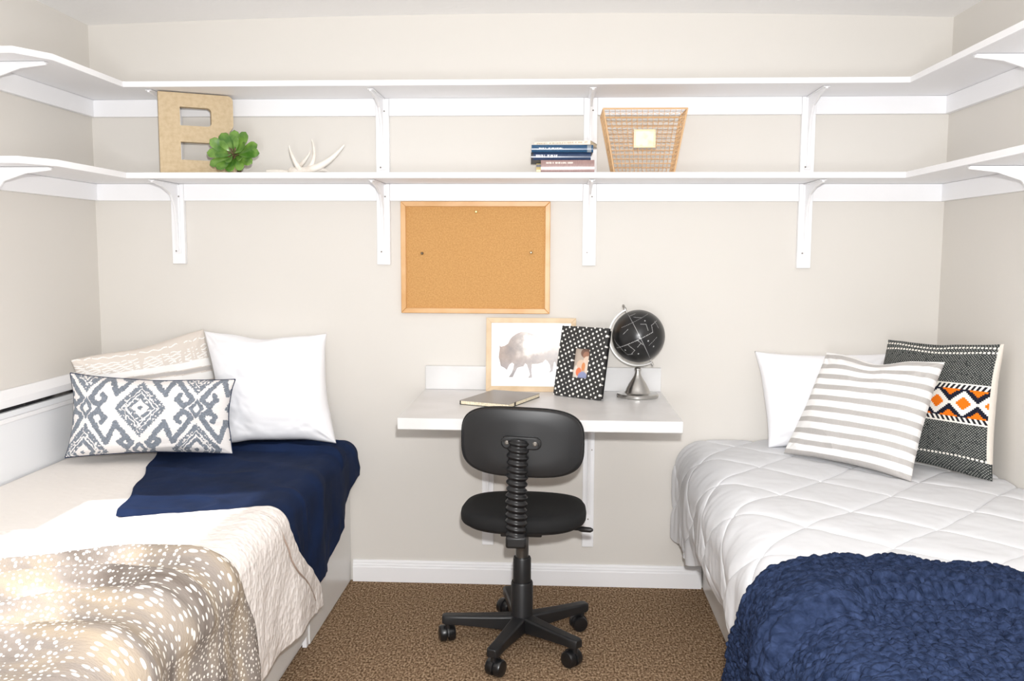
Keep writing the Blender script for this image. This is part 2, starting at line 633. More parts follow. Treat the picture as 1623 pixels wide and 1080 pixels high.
def pin(x, z, m, label):
    e = MB()
    R_ = Matrix.Rotation(PI / 2, 3, 'X')
    e.lathe([(0.001, -0.002), (0.001, 0.004), (0.0055, 0.004), (0.005, 0.006), (0.003, 0.008), (0.003, 0.013), (0.005, 0.015), (0.003, 0.017)], (0, 0, 0), 14, R_)
    o = e.build('push_pin', m, None, sm=True)
    o.location = (x, -0.0135, z)
    tag(o, label, 'pin', 'push pins in the cork board')


pin(1.571, 1.539, M['pin'], 'brass push pin at the top centre of the cork board')
pin(1.352, 1.373, M['dpin'], 'dark push pin left of centre on the cork board')
pin(1.791, 1.378, M['dpin'], 'dark push pin at the right side of the cork board')

# ------------------------------------------------------------------ desk
dk = empty('wall_desk', (1.84, -0.001, 0.78), 'wall-mounted grey laminate desk top with a low backsplash', 'desk')
d = MB().box(-0.48, 0.48, -0.652, 0, 0, 0.04).build('desk_top', M['laminate'], dk, bevel=0.003)
MB().box(-0.478, 0.478, -0.019, -0.0005, 0.0402, 0.137).build('backsplash', M['laminate'], dk, bevel=0.002)
ZD = 0.8202
for x, lb in ((1.618, 'left white wall bracket carrying the desk, mostly behind the chair'), (2.031, 'right white wall bracket carrying the desk, beside the chair')):
    e = empty('desk_bracket', (x, 0, 0.17), lb, 'bracket', 'desk brackets')
    MB().box(-0.0235, 0.0235, -0.02, -0.0015, 0, 0.608).build('backing_board', M['white'], e, bevel=0.0015)
    a = MB()
    t = 0.608
    a.prism([(-0.024, t - 0.003), (-0.42, t - 0.003), (-0.42, t - 0.012), (-0.25, t - 0.03), (-0.12, t - 0.08), (-0.06, t - 0.16), (-0.04, t - 0.34), (-0.032, t - 0.46), (-0.024, t - 0.46)], -0.005, 0.005, 'x')
    a.box(-0.012, 0.012, -0.42, -0.0205, t - 0.004, t - 0.0005).box(-0.011, 0.011, -0.024, -0.0205, t - 0.47, t - 0.004)
    a.build('bracket_arm', M['bracket'], e, bevel=0.001)
    for zz in (t - 0.49, t - 0.53, t - 0.2):
        MB().lathe([(0.003, 0), (0.003, 0.0015), (0.001, 0.0022)], (0.012 if zz > 0.3 else 0, -0.0205, zz), 10, Matrix.Rotation(PI / 2, 3, 'X')).build('screw', M['screw'], e)

# ------------------------------------------------------------------ pictures on the desk


def frame_matrix(BL, BR, lean):
    """local x along the base, y out of the back, z up, leaning back"""
    BL = Vector(BL)
    BR = Vector(BR)
    x = (BR - BL)
    w = x.length
    x.normalize()
    back = Vector((0, 0, 1)).cross(x).normalized()
    up = (Vector((0, 0, 1)) * math.cos(lean) + back * math.sin(lean)).normalized()
    n = up.cross(x) * -1
    n = x.cross(up) * -1
    Mx = Matrix(((x.x, n.x, up.x, 0), (x.y, n.y, up.y, 0), (x.z, n.z, up.z, 0), (0, 0, 0, 1)))
    return Mx, w


def inside(px, py, poly):
    r = np.zeros(px.shape, bool)
    n = len(poly)
    for i in range(n):
        x1, y1 = poly[i]
        x2, y2 = poly[(i + 1) % n]
        c = ((y1 > py) != (y2 > py)) & (px < (x2 - x1) * (py - y1) / ((y2 - y1) + 1e-12) + x1)
        r ^= c
    return r


bison = [(225, 410), (245, 430), (290, 420), (330, 395), (352, 350), (380, 318), (430, 285), (490, 262), (560, 268), (640, 292), (720, 330), (800, 352), (870, 380), (912, 400), (935, 380), (950, 392), (930, 420), (935, 480), (930, 540), (925, 590), (905, 645), (885, 590), (872, 600), (865, 640), (862, 692), (812, 715), (832, 680), (826, 630), (800, 590), (772, 568), (740, 600), (690, 614), (612, 620), (610, 690), (615, 768), (568, 770), (592, 735), (575, 680), (552, 622), (532, 612), (515, 645), (460, 655), (442, 662), (410, 720), (388, 765), (340, 766), (378, 712), (396, 660), (402, 620), (378, 604), (350, 625), (332, 655), (318, 686), (290, 664), (245, 642), (236, 600), (220, 545), (226, 490), (233, 450)]


def bison_col(U, V):
    px = 128 + U * 945
    py = 868 - V * 705
    base = np.ones(U.shape + (3,)) * np.array(rgb(247, 248, 251))
    br = np.array(rgb(92, 72, 64))
    gr = np.array(rgb(88, 84, 94))
    pale = np.array(rgb(232, 220, 208))
    tan = np.array(rgb(196, 172, 152))
    n = fbm(px / 90, py / 90, 5, 4)
    k = np.clip(1 - np.hypot((px - 590) / 300, (py - 420) / 190) + 0.25 * n, 0, 1)
    k = smooth(0.25, 1.0, k)[..., None]
    g = smooth(560, 700, py + 50 * n)[..., None]
    dark = br * (1 - g) + gr * g
    dark = dark * 0.75 + tan * 0.25 * (1 + 0.5 * n[..., None])
    c = dark * (1 - k) + pale * k
    ins = inside(px, py, bison)[..., None]
    return np.where(ins, c, base)


def polka_col(U, V):
    """U across .23 m, V up .285 m"""
    x = U * 0.23
    y = V * 0.285
    a = (x + 0.55 * y) / 0.0215
    b = (y - 0.55 * x) / 0.0215
    a = a + 0.12 * vnoise(x * 60, y * 60, 3)
    ia = np.round(a)
    ib = np.round(b)
    rr_ = 0.17 + 0.11 * hash2(ia + 50, ib + 50, 7)
    d = np.hypot(a - ia, b - ib)
    t = (d < rr_)[..., None]
    blk = np.array(rgb(44, 44, 44)) * (1 + 0.25 * vnoise(x * 300, y * 120, 9))[..., None]
    return np.where(t, np.array(rgb(242, 240, 234)), blk)


def photo_col(U, V):
    x = U
    y = V
    base = np.ones(U.shape + (3,)) * np.array(rgb(196, 180, 166))

    def blob(c, cx, cy, rx, ry, soft=0.12):
        nonlocal base
        d_ = np.hypot((x - cx) / rx, (y - cy) / ry)
        k = (1 - smooth(1 - soft, 1 + soft, d_))[..., None]
        base = base * (1 - k) + np.array(rgb(*c)) * k
    blob((128, 98, 84), 0.62, 0.85, 0.30, 0.16)
    blob((168, 122, 100), 0.64, 0.78, 0.18, 0.12)
    blob((236, 226, 214), 0.20, 0.10, 0.26, 0.34)
    blob((238, 218, 200), 0.86, 0.36, 0.20, 0.42)
    blob((226, 200, 178), 0.42, 0.46, 0.26, 0.16)
    blob((232, 208, 188), 0.72, 0.62, 0.20, 0.13)
    blob((236, 130, 90), 0.32, 0.22, 0.16, 0.14)
    blob((224, 148, 96), 0.55, 0.40, 0.10, 0.14)
    blob((150, 158, 196), 0.56, 0.08, 0.26, 0.16)
    return base


def picture(name, loc, BLBR, lean, w, h, fw_, th, fm, label, cat, art, artm, nres, border, front=None):
    Mx, _ = frame_matrix(*BLBR, lean)
    e = empty(name, loc, label, cat)
    e.matrix_world = Matrix.Translation(Vector(loc)) @ Mx
    fb = MB()
    if front is None:
        for q in ([(0, 0), (w, 0), (w - fw_, fw_), (fw_, fw_)], [(0, h), (fw_, h - fw_), (w - fw_, h - fw_), (w, h)], [(0, 0), (fw_, fw_), (fw_, h - fw_), (0, h)], [(w, 0), (w, h), (w - fw_, h - fw_), (w - fw_, fw_)]):
            fb.prism(q, 0, th, 'y')
        fb.build('frame', fm, e, bevel=0.0012)
        ax0, ax1, az0, az1 = fw_ - 0.002, w - fw_ + 0.002, fw_ - 0.002, h - fw_ + 0.002
        MB().box(0.004, w - 0.004, th - 0.004, th - 0.001, 0.004, h - 0.004).build('backing_card', M['krafts'], e)
    else:
        ax0, ax1, az0, az1 = border
        # frame face with an opening, patterned, wrapping round the edges
        n = 260
        U, V = np.meshgrid(np.linspace(0, 1, n), np.linspace(0, 1, int(n * h / w)))
        col = front(U, V)
        X = U * w
        Z = V * h
        Y = 0 * X
        hole = (X > ax0) & (X < ax1) & (Z > az0) & (Z < az1)
        o = grid_obj('frame', X, Y, Z, fm, e, col=col)
        bm = bmesh.new()
        bm.from_mesh(o.data)
        dead = [f_ for f_ in bm.faces if all(ax0 < v.co.x < ax1 and az0 < v.co.z < az1 for v in f_.verts)]
        bmesh.ops.delete(bm, geom=dead, context='FACES')
        bm.to_mesh(o.data)
        bm.free()
        sl = o.modifiers.new('thick', 'SOLIDIFY')
        sl.thickness = th
        sl.offset = 1 if True else -1
        ax0 -= 0.003
        ax1 += 0.003
        az0 -= 0.003
        az1 += 0.003
    U, V = np.meshgrid(np.linspace(0, 1, nres), np.linspace(0, 1, int(nres * (az1 - az0) / (ax1 - ax0))))
    a = grid_obj('print', ax0 + U * (ax1 - ax0), U * 0 + (th * 0.45 if front is None else 0.004), az0 + V * (az1 - az0), artm, e, col=art(U, V))
    return e


picture('framed_print', (1.612, -0.052, ZD), ((1.612, -0.052, 0), (1.975, -0.052, 0)), 0.085, 0.362, 0.297, 0.021, 0.016, M['oak'],
        'framed print of a brown bison in a pale oak frame on the desk', 'picture', bison_col, M['attrgloss'], 420, None)
pf = picture('photo_frame', (1.893, -0.125, ZD), ((1.893, -0.125, 0), (2.068, -0.245, 0)), 0.22, 0.212, 0.275, 0, 0.016, M['attr'],
             'black photo frame with white dots holding a small family photo', 'picture frame', photo_col, M['attrgloss'], 120, (0.068, 0.142, 0.076, 0.190), front=lambda U, V: polka_col(U, V))
# easel back of the photo frame
MB().box(0.006, 0.206, 0.0165, 0.020, 0.006, 0.269).build('frame_back', M['black'], pf)

# ------------------------------------------------------------------ notebook
nb = empty('notebook', (1.542, -0.374, ZD), 'grey covered notebook lying on the desk behind the chair back', 'notebook', None, math.atan2(0.27, 0.11))
MB().box(0.002, 0.278, -0.198, -0.004, 0.0022, 0.0138).build('pages', M['page'], nb)
m_cover = mat('notebook_cover', rgb(150, 144, 138), 0.4)
m_dark = mat('notebook_edge', rgb(60, 56, 52), 0.6)
MB().box(0, 0.28, -0.2, 0, 0.014, 0.0162).build('cover', m_cover, nb, bevel=0.0008)
MB().box(0, 0.28, -0.2, 0, 0, 0.002).build('back_cover', m_dark, nb, bevel=0.0008)
MB().box(0, 0.28, -0.0035, 0, 0.002, 0.014).build('spine', m_dark, nb)
MB().box(0.05, 0.058, -0.2015, -0.198, 0.002, 0.016).build('elastic_band', m_dark, nb)

# ------------------------------------------------------------------ globe
gl = empty('desk_globe', (2.212, -0.15, ZD), 'black desk globe with white lines on a brushed steel stand', 'globe')
MB().lathe([(0.0, 0), (0.078, 0), (0.081, 0.004), (0.081, 0.011), (0.078, 0.015), (0.052, 0.018), (0.047, 0.024), (0.043, 0.034), (0.034, 0.052), (0.022, 0.070), (0.014, 0.084), (0.011, 0.094), (0.009, 0.104), (0.013, 0.106), (0.013, 0.112), (0.010, 0.116), (0.0, 0.118)], seg=64).build('base', M['steel'], gl, sm=True)
gc = Vector((0, 0, 0.238))
R0 = 0.1015
tl = math.radians(27)
ax = Vector((-math.sin(tl), 0, math.cos(tl)))
nu, nv = 420, 260
U, V = np.meshgrid(np.linspace(0, 2 * PI, nu), np.linspace(-PI / 2, PI / 2, nv))
lon = np.degrees(U)
lat = np.degrees(V)
bl = np.ones(U.shape + (3,)) * np.array(rgb(24, 24, 25))
wh = np.array(rgb(180, 180, 180))


def seg_line(l0, p0, l1, p1, wdt=0.4, dash=False):
    dx = (l1 - l0)
    dy = (p1 - p0)
    cl = np.cos(np.radians((p0 + p1) / 2))
    lx = (lon - l0) * cl
    ly = lat - p0
    L2 = (dx * cl) ** 2 + dy ** 2
    t = np.clip((lx * dx * cl + ly * dy) / L2, 0, 1)
    d_ = np.hypot(lx - t * dx * cl, ly - t * dy)
    k = d_ < wdt
    if dash:
        k &= (np.sin(t * math.sqrt(L2) * 1.6) > -0.5)
    bl[k] = wh


for q in ([270, -60, 270, 75, 0.4, False], [200, 0, 300, 0, 0.4, True], [235, 40, 330, 40, 0.4, True], [262, 0, 268, -14], [255, -14, 266, -9], [215, 0, 222, -22, 0.4, True], [222, -22, 236, -25], [300, 0, 306, 14], [306, 14, 330, 16], [285, 28, 296, 22], [296, 22, 292, 8], [200, 20, 215, 0], [280, -22, 305, -14, 0.4, True], [238, 0, 246, -18], [246, -18, 232, -24], [282, 52, 300, 40], [270, 62, 300, 60], [320, 0, 322, 18], [252, 30, 236, 24]):
    seg_line(*q)
for l0, p0 in ((268, 2), (300, 30), (248, -30), (282, -12), (225, -10), (290, -30)):
    bl[np.hypot((lon - l0) * np.cos(np.radians(p0)), lat - p0) < 1.6] = wh
xs_ = R0 * np.cos(V) * np.cos(U)
ys_ = R0 * np.cos(V) * np.sin(U)
zs_ = R0 * np.sin(V)
cx_, sx_ = math.cos(tl), math.sin(tl)
m_gl = mat('globe_ball', attr=True, rough=0.3)
grid_obj('ball', xs_ * cx_ - zs_ * sx_, ys_, gc.z + xs_ * sx_ + zs_ * cx_, m_gl, gl, col=bl)
arc = []
RA = R0 + 0.0125
for k in range(49):
    t = math.radians(117 + (297 - 117) * k / 48)   # from the top pivot round the left and under
    arc.append(gc + Vector((math.cos(t), 0, math.sin(t))) * RA)
ab = MB()
vs = []
fs = []
for i, p in enumerate(arc):
    rd = (p - gc).normalized()
    for du, dv in ((-0.0022, -0.006), (0.0022, -0.006), (0.0022, 0.006), (-0.0022, 0.006)):
        vs.append(p + rd * du + Vector((0, dv, 0)))
for i in range(len(arc) - 1):
    for k in range(4):
        fs.append((i * 4 + k, i * 4 + (k + 1) % 4, i * 4 + 4 + (k + 1) % 4, i * 4 + 4 + k))
fs += [(3, 2, 1, 0), tuple(len(vs) - 4 + k for k in range(4))]
ab.add(vs, fs)
ab.build('meridian_arc', M['steel'], gl, sm=True)
pv = MB()
pv.tube([gc + ax * (R0 - 0.002), gc + ax * (R0 + 0.012), gc + ax * (R0 + 0.013), gc + ax * (R0 + 0.020), gc + ax * (R0 + 0.022), gc + ax * (R0 + 0.030), gc + ax * (R0 + 0.035)], [0.0035, 0.0035, 0.006, 0.006, 0.004, 0.0055, 0.002], 14)
pv2 = MB()
pv2.tube([gc - ax * (R0 - 0.002), gc - ax * (R0 + 0.012), gc - ax * (R0 + 0.013), gc - ax * (R0 + 0.026)], [0.0035, 0.0035, 0.005, 0.005], 14)
pv.build('top_pivot', M['steel'], gl, sm=True)
pv2.build('lower_pivot', M['steel'], gl, sm=True)

# ------------------------------------------------------------------ things on the lower shelf
ZS = T1 + 0.0004
# cardboard letter B, its right side turned away
lt = empty('cardboard_letter', (0.383, -0.232, ZS), 'large kraft cardboard letter B standing on the lower shelf', 'letter', None, math.radians(28))


def arcpts(cx, cz, r, a0, a1, n=8):
    return [(cx + r * math.cos(math.radians(a0 + (a1 - a0) * i / n)), cz + r * math.sin(math.radians(a0 + (a1 - a0) * i / n))) for i in range(n + 1)]


bmh = bmesh.new()
outer = [(0, 0)] + [(0.222, 0)] + arcpts(0.232, 0.035, 0.035, -70, 0) + arcpts(0.232, 0.125, 0.035, 0, 60) + [(0.240, 0.163)] + arcpts(0.222, 0.200, 0.035, -50, 0) + arcpts(0.237, 0.288, 0.02, 0, 90) + [(0, 0.308)]
hole1 = [(0.072, 0.186), (0.072, 0.256)] + arcpts(0.165, 0.241, 0.015, 90, 0) + arcpts(0.165, 0.201, 0.015, 0, -90)
hole2 = [(0.072, 0.056), (0.072, 0.124)] + arcpts(0.172, 0.109, 0.015, 90, 0) + arcpts(0.172, 0.071, 0.015, 0, -90)
edges = []
for loop in (outer, hole1, hole2):
    vv = [bmh.verts.new((x, 0, z)) for x, z in loop]
    for i in range(len(vv)):
        edges.append(bmh.edges.new((vv[i], vv[(i + 1) % len(vv)])))
bmesh.ops.triangle_fill(bmh, edges=edges, use_beauty=True)
ret = bmesh.ops.extrude_face_region(bmh, geom=list(bmh.faces))
for v in [g for g in ret['geom'] if isinstance(g, bmesh.types.BMVert)]:
    v.co.y += 0.034
bmesh.ops.recalc_face_normals(bmh, faces=bmh.faces)
me = bpy.data.meshes.new('letter_body')
bmh.to_mesh(me)
bmh.free()
me.materials.append(M['kraft'])
lo = bpy.data.objects.new('letter_body', me)
C.objects.link(lo)
lo.parent = lt
lo.scale = (1.06, 1, 1)
bvm = lo.modifiers.new('bevel', 'BEVEL')
bvm.width = 0.0015
bvm.limit_method = 'ANGLE'

# succulent
su = empty('artificial_succulent', (0.672, -0.232, ZS), 'bright green rosette succulent in front of the cardboard letter', 'plant')


def leaf_mesh(L, Wd, T, curl):
    n, k = 12, 10
    vs = []
    fs = []
    for i in range(n + 1):
        t = i / n
        wv = Wd * (0.16 + 0.84 * math.sin(PI * min(1, t * 0.60 + 0.02)) ** 1.5) * (math.sqrt(max(0, 1 - max(0, (t - 0.78) / 0.22) ** 2)) if t > 0.78 else 1)
        wv = max(wv, 0.0006)
        for j in range(k):
            a = 2 * PI * j / k
            cxx = math.cos(a) * wv
            zz = math.sin(a) * T * (0.5 + 0.5 * wv / Wd) * (1 if math.sin(a) < 0 else 0.5) + 0.25 * (cxx * cxx) / Wd
            vs.append((cxx, t * L, zz + curl * t * t * L))
    for i in range(n):
        for j in range(k):
            j2 = (j + 1) % k
            fs.append((i * k + j, i * k + j2, (i + 1) * k + j2, (i + 1) * k + j))
    fs.append(tuple(range(k)))
    fs.append(tuple(n * k + j for j in reversed(range(k))))
    return vs, fs


face = Vector((0.0, -0.93, 0.36)).normalized()       # the rosette looks at the room
ctr = Vector((0, 0, 0.066))
fx = Vector((1, 0, 0))
fy = face.cross(fx).normalized() * -1
fy = face.cross(fx)
if fy.z < 0:
    fy = -fy
leaves = [(92, .092, .030, 0.25), (58, .088, .032, .22), (28, .092, .031, .12), (2, .096, .030, .1), (332, .086, .027, .1), (300, .072, .026, .15), (262, .070, .026, .2), (236, .082, .029, .15), (205, .094, .028, .12), (178, .096, .030, .15), (150, .098, .032, .18), (122, .096, .032, .2),
          (75, .055, .018, .6), (20, .058, .019, .6), (320, .05, .018, .6), (200, .055, .018, .6), (140, .052, .018, .6), (258, .046, .016, .6)]
for i, (ang, L_, wd_, cu) in enumerate(leaves):
    a = math.radians(ang)
    dirv = fx * math.cos(a) + fy * math.sin(a)
    side = face.cross(dirv)
    vs, fs = leaf_mesh(L_ * 0.98, wd_ * 0.66, 0.006, cu + (0.0, 0.18, -0.05)[i % 3])
    base = ctr + face * (0.0 if i < 12 else 0.012) + dirv * 0.006 + face * (0.006 if i % 2 else 0)
    out = []
    for x, y, z in vs:
        p = base + side * x + dirv * y + face * z
        p.z = max(p.z, 0.001)
        out.append(p)
    MB().add(out, fs).build('leaf', M['leaf'], su, sm=True, ang=80)
h = MB()
for k in range(16):
    a = k * 2.4
    r_ = 0.0035 * math.sqrt(k)
    p = ctr + face * 0.010 + (fx * math.cos(a) + fy * math.sin(a)) * r_
    q = p + face * 0.014 + (fx * math.cos(a) + fy * math.sin(a)) * (0.004 + r_ * 0.9)
    h.tube([p, (p + q) / 2, q], [0.004, 0.004, 0.001], 6)
h.build('rosette_heart', M['leafc'], su, sm=True)
MB().tube([ctr - face * 0.005, ctr - face * 0.02, Vector((0, 0.045, 0.012)), Vector((0, 0.05, 0.0005))], [0.008, 0.008, 0.008, 0.010], 10).build('stem', M['leafc'], su, sm=True)

# antler
an = empty('antler', (0.80, -0.16, ZS), 'white bleached antler with several tines on the lower shelf', 'antler')


def bez(p, n=14):
    p = [Vector(q) for q in p]
    out = []
    for i in range(n + 1):
        t = i / n
        q = [x.copy() for x in p]
        while len(q) > 1:
            q = [q[j].lerp(q[j + 1], t) for j in range(len(q) - 1)]
        out.append(q[0])
    return out


def tine(b, pts, r0, r1, n=14, pw=0.8):
    P_ = bez(pts, n)
    r0 *= 1.3
    b.tube(P_, [r0 + (r1 - r0) * (i / n) ** pw for i in range(n + 1)], 12)


b = MB()
tine(b, [(-0.03, 0, 0.014), (0.02, 0, 0.018), (0.062, 0, 0.010)], 0.006, 0.007, 8)
b.tube([(0.055, 0, 0.012), (0.060, 0, 0.013), (0.066, 0, 0.014), (0.072, 0, 0.015)], [0.007, 0.0115, 0.0115, 0.010], 14)
tine(b, [(0.066, 0, 0.015), (0.12, -0.01, 0.008), (0.20, -0.02, 0.018), (0.25, -0.02, 0.08), (0.278, -0.01, 0.113)], 0.013, 0.003, 24, 1.8)
b.build('main_beam', M['antler'], an, sm=True, ang=80)
for pts, r0 in (([(0.085, 0, 0.016), (0.09, 0.03, 0.04), (0.125, 0.05, 0.075), (0.13, 0.05, 0.10)], 0.010),
                ([(0.105, -0.01, 0.018), (0.088, -0.035, 0.05), (0.076, -0.045, 0.085), (0.074, -0.045, 0.108)], 0.009),
                ([(0.13, -0.012, 0.018), (0.165, 0.0, 0.04), (0.160, 0.005, 0.10), (0.148, 0.005, 0.137)], 0.010),
                ([(0.15, 0, 0.014), (0.19, 0.02, 0.03), (0.20, 0.05, 0.02), (0.205, 0.07, 0.006)], 0.008)):
    tb = MB()
    tine(tb, pts, r0, 0.0018, 14, 0.9)
    tb.build('tine', M['antler'], an, sm=True, ang=80)

# books


def spine_col(base, mark, u0, u1, v0=0.35, v1=0.65, band=None, seed=1):
    def f_(U, V):
        c = np.ones(U.shape + (3,)) * np.array(rgb(*base))
        c = c * (1 + 0.08 * vnoise(U * 60, V * 6, seed))[..., None]
        k = (U > u0) & (U < u1) & (V > v0) & (V < v1) & (vnoise(U * 110, V * 2, seed + 5) > -0.25)
        c[k] = rgb(*mark)
        if band:
            k = (U > band[0]) & (U < band[1])
            c[k] = rgb(*band[2])
        return c
    return f_


def book(x, y, z, w, h_, dpt, rz, cover, label, spine, pages=None):
    e = empty('book', (x, y, z), label, 'book', 'books stacked on the lower shelf', rz)
    mc = mat('book_cover', rgb(*cover), 0.45)
    t = 0.0022
    MB().box(0.002, w - 0.002, 0.004, dpt - 0.003, t + 0.0001, h_ - t - 0.0001).build('pages', M['page'], e)
    cv = MB()
    cv.box(0, w, 0.0015, dpt, 0, t).box(0, w, 0.0015, dpt, h_ - t, h_)
    cv.build('cover', mc, e)
    U, V = np.meshgrid(np.linspace(0, 1, 240), np.linspace(0, 1, 24))
    bow = -0.004 * (1 - (2 * V - 1) ** 2)
    grid_obj('spine', U * w, bow + 0.0015, V * h_, M['attrgloss'], e, col=spine(U, V))
    return e


zb = ZS
book(1.812, -0.128, zb, 0.17, 0.046, 0.11, -0.02, (226, 206, 150), 'cream yellow book at the bottom left, sticking out behind the mauve book', spine_col((236, 214, 150), (150, 150, 160), 0.0, 0.22, 0.72, 0.95))
book(1.832, -0.242, zb, 0.198, 0.0475, 0.110, -0.01, (150, 112, 100), 'thick mauve book at the bottom of the stack', spine_col((158, 130, 126), (225, 212, 205), 0.1, 0.6, 0.72, 0.85))
book(1.795, -0.238, zb + 0.048, 0.222, 0.0275, 0.16, 0.03, (26, 34, 52), 'slim dark navy book in the stack, second from the bottom', spine_col((48, 66, 98), (205, 208, 218), 0.08, 0.45, 0.35, 0.7, band=(0, 0.04, (70, 70, 76))))
book(1.797, -0.246, zb + 0.076, 0.228, 0.0265, 0.17, 0.02, (32, 56, 84), 'blue book with light title lettering, second from the top', spine_col((44, 82, 116), (200, 206, 212), 0.12, 0.5, 0.4, 0.65, band=(0.9, 0.97, (140, 150, 160))))
book(1.806, -0.200, zb + 0.103, 0.214, 0.0155, 0.13, -0.24, (214, 206, 192), 'thin cream book on top of the stack', spine_col((240, 234, 222), (206, 190, 168), 0.05, 0.95, 0.4, 0.7))

# wire basket
bk = empty('wire_basket', (2.213, -0.135, ZS), 'copper wire basket with a small label holder on the lower shelf', 'basket')
rx0, rx1, ry0, ry1, rz_ = -0.153, 0.153, -0.115, 0.095, 0.232
bx0, bx1, by0, by1 = -0.108, 0.114, -0.085, 0.065


def cor(i, t):
    x = (bx0 if i in (0, 3) else bx1) * (1 - t) + (rx0 if i in (0, 3) else rx1) * t
    y = (by0 if i in (0, 1) else by1) * (1 - t) + (ry0 if i in (0, 1) else ry1) * t
    return Vector((x, y, 0.0035 + (rz_ - 0.0035) * t))


fr = MB()
for t, r_ in ((0, 0.0024), (1, 0.0032)):
    for i in range(4):
        fr.tube([cor(i, t), cor((i + 1) % 4, t)], r_, 8)
for i in range(4):
    fr.tube([cor(i, 0), cor(i, 1)], 0.0028, 8)
fr.build('rim_frame', M['wire'], bk, sm=True)
for i in range(4):
    g = MB()
    rows = 14
    rng = random.Random(i)
    for k in range(1, rows):
        t = k / rows
        a_, b_ = cor(i, t), cor((i + 1) % 4, t)
        n = 26
        pts = [a_.lerp(b_, j / n) + Vector((0, 0, 0.0022 * (1 if (j + k) % 2 else -1) if 0 < j < n else 0)) for j in range(n + 1)]
        g.tube(pts, 0.0009, 4, cap=False)
        if k % 2 == 0:
            g.tube([a_ + Vector((0, 0, 0.001)), b_ + Vector((0, 0, 0.001))], 0.0011, 4, cap=False)
    cols_ = 15
    for k in range(1, cols_):
        s_ = k / cols_
        p0 = cor(i, 0).lerp(cor((i + 1) % 4, 0), s_)
        p1 = cor(i, 1).lerp(cor((i + 1) % 4, 1), s_)
        g.tube([p0.lerp(p1, j / 14) + Vector((rng.uniform(-.0016, .0016), 0, 0)) for j in range(15)], 0.0008, 4, cap=False)
    g.build('wire_mesh', M['wire'], bk)
g = MB()
for k in range(1, 13):
    y = by0 + (by1 - by0) * k / 13
    g.tube([(bx0, y, 0.0035), (bx1, y, 0.0035)], 0.001, 4)
for k in range(1, 17):
    x = bx0 + (bx1 - bx0) * k / 17
    g.tube([(x, by0, 0.0035), (x, by1, 0.0035)], 0.001, 4)
g.build('bottom_mesh', M['wire'], bk)
lh = MB()
zc = 0.125
yf = -0.104
for q in ((-0.040, 0.040, zc - 0.033, zc - 0.028), (-0.040, 0.040, zc + 0.028, zc + 0.033), (-0.040, -0.034, zc - 0.028, zc + 0.028), (0.034, 0.040, zc - 0.028, zc + 0.028)):
    lh.box(q[0], q[1], yf - 0.006, yf - 0.002, q[2], q[3])
m_hold = mat('label_holder_metal', rgb(238, 205, 165), 0.35, 0.3)
lho = lh.build('label_holder', m_hold, bk, bevel=0.001)
MB().box(-0.034, 0.034, yf - 0.0035, yf - 0.0025, zc - 0.028, zc + 0.028).build('paper_card', mat('label_card', rgb(248, 232, 214), 0.8, var=(40, rgb(238, 214, 184), 0.5, 0.7)), lho)

# ------------------------------------------------------------------ office chair
ch = empty('office_chair', (1.782, -0.565, 0), 'black armless swivel chair on five casters in front of the desk', 'chair')
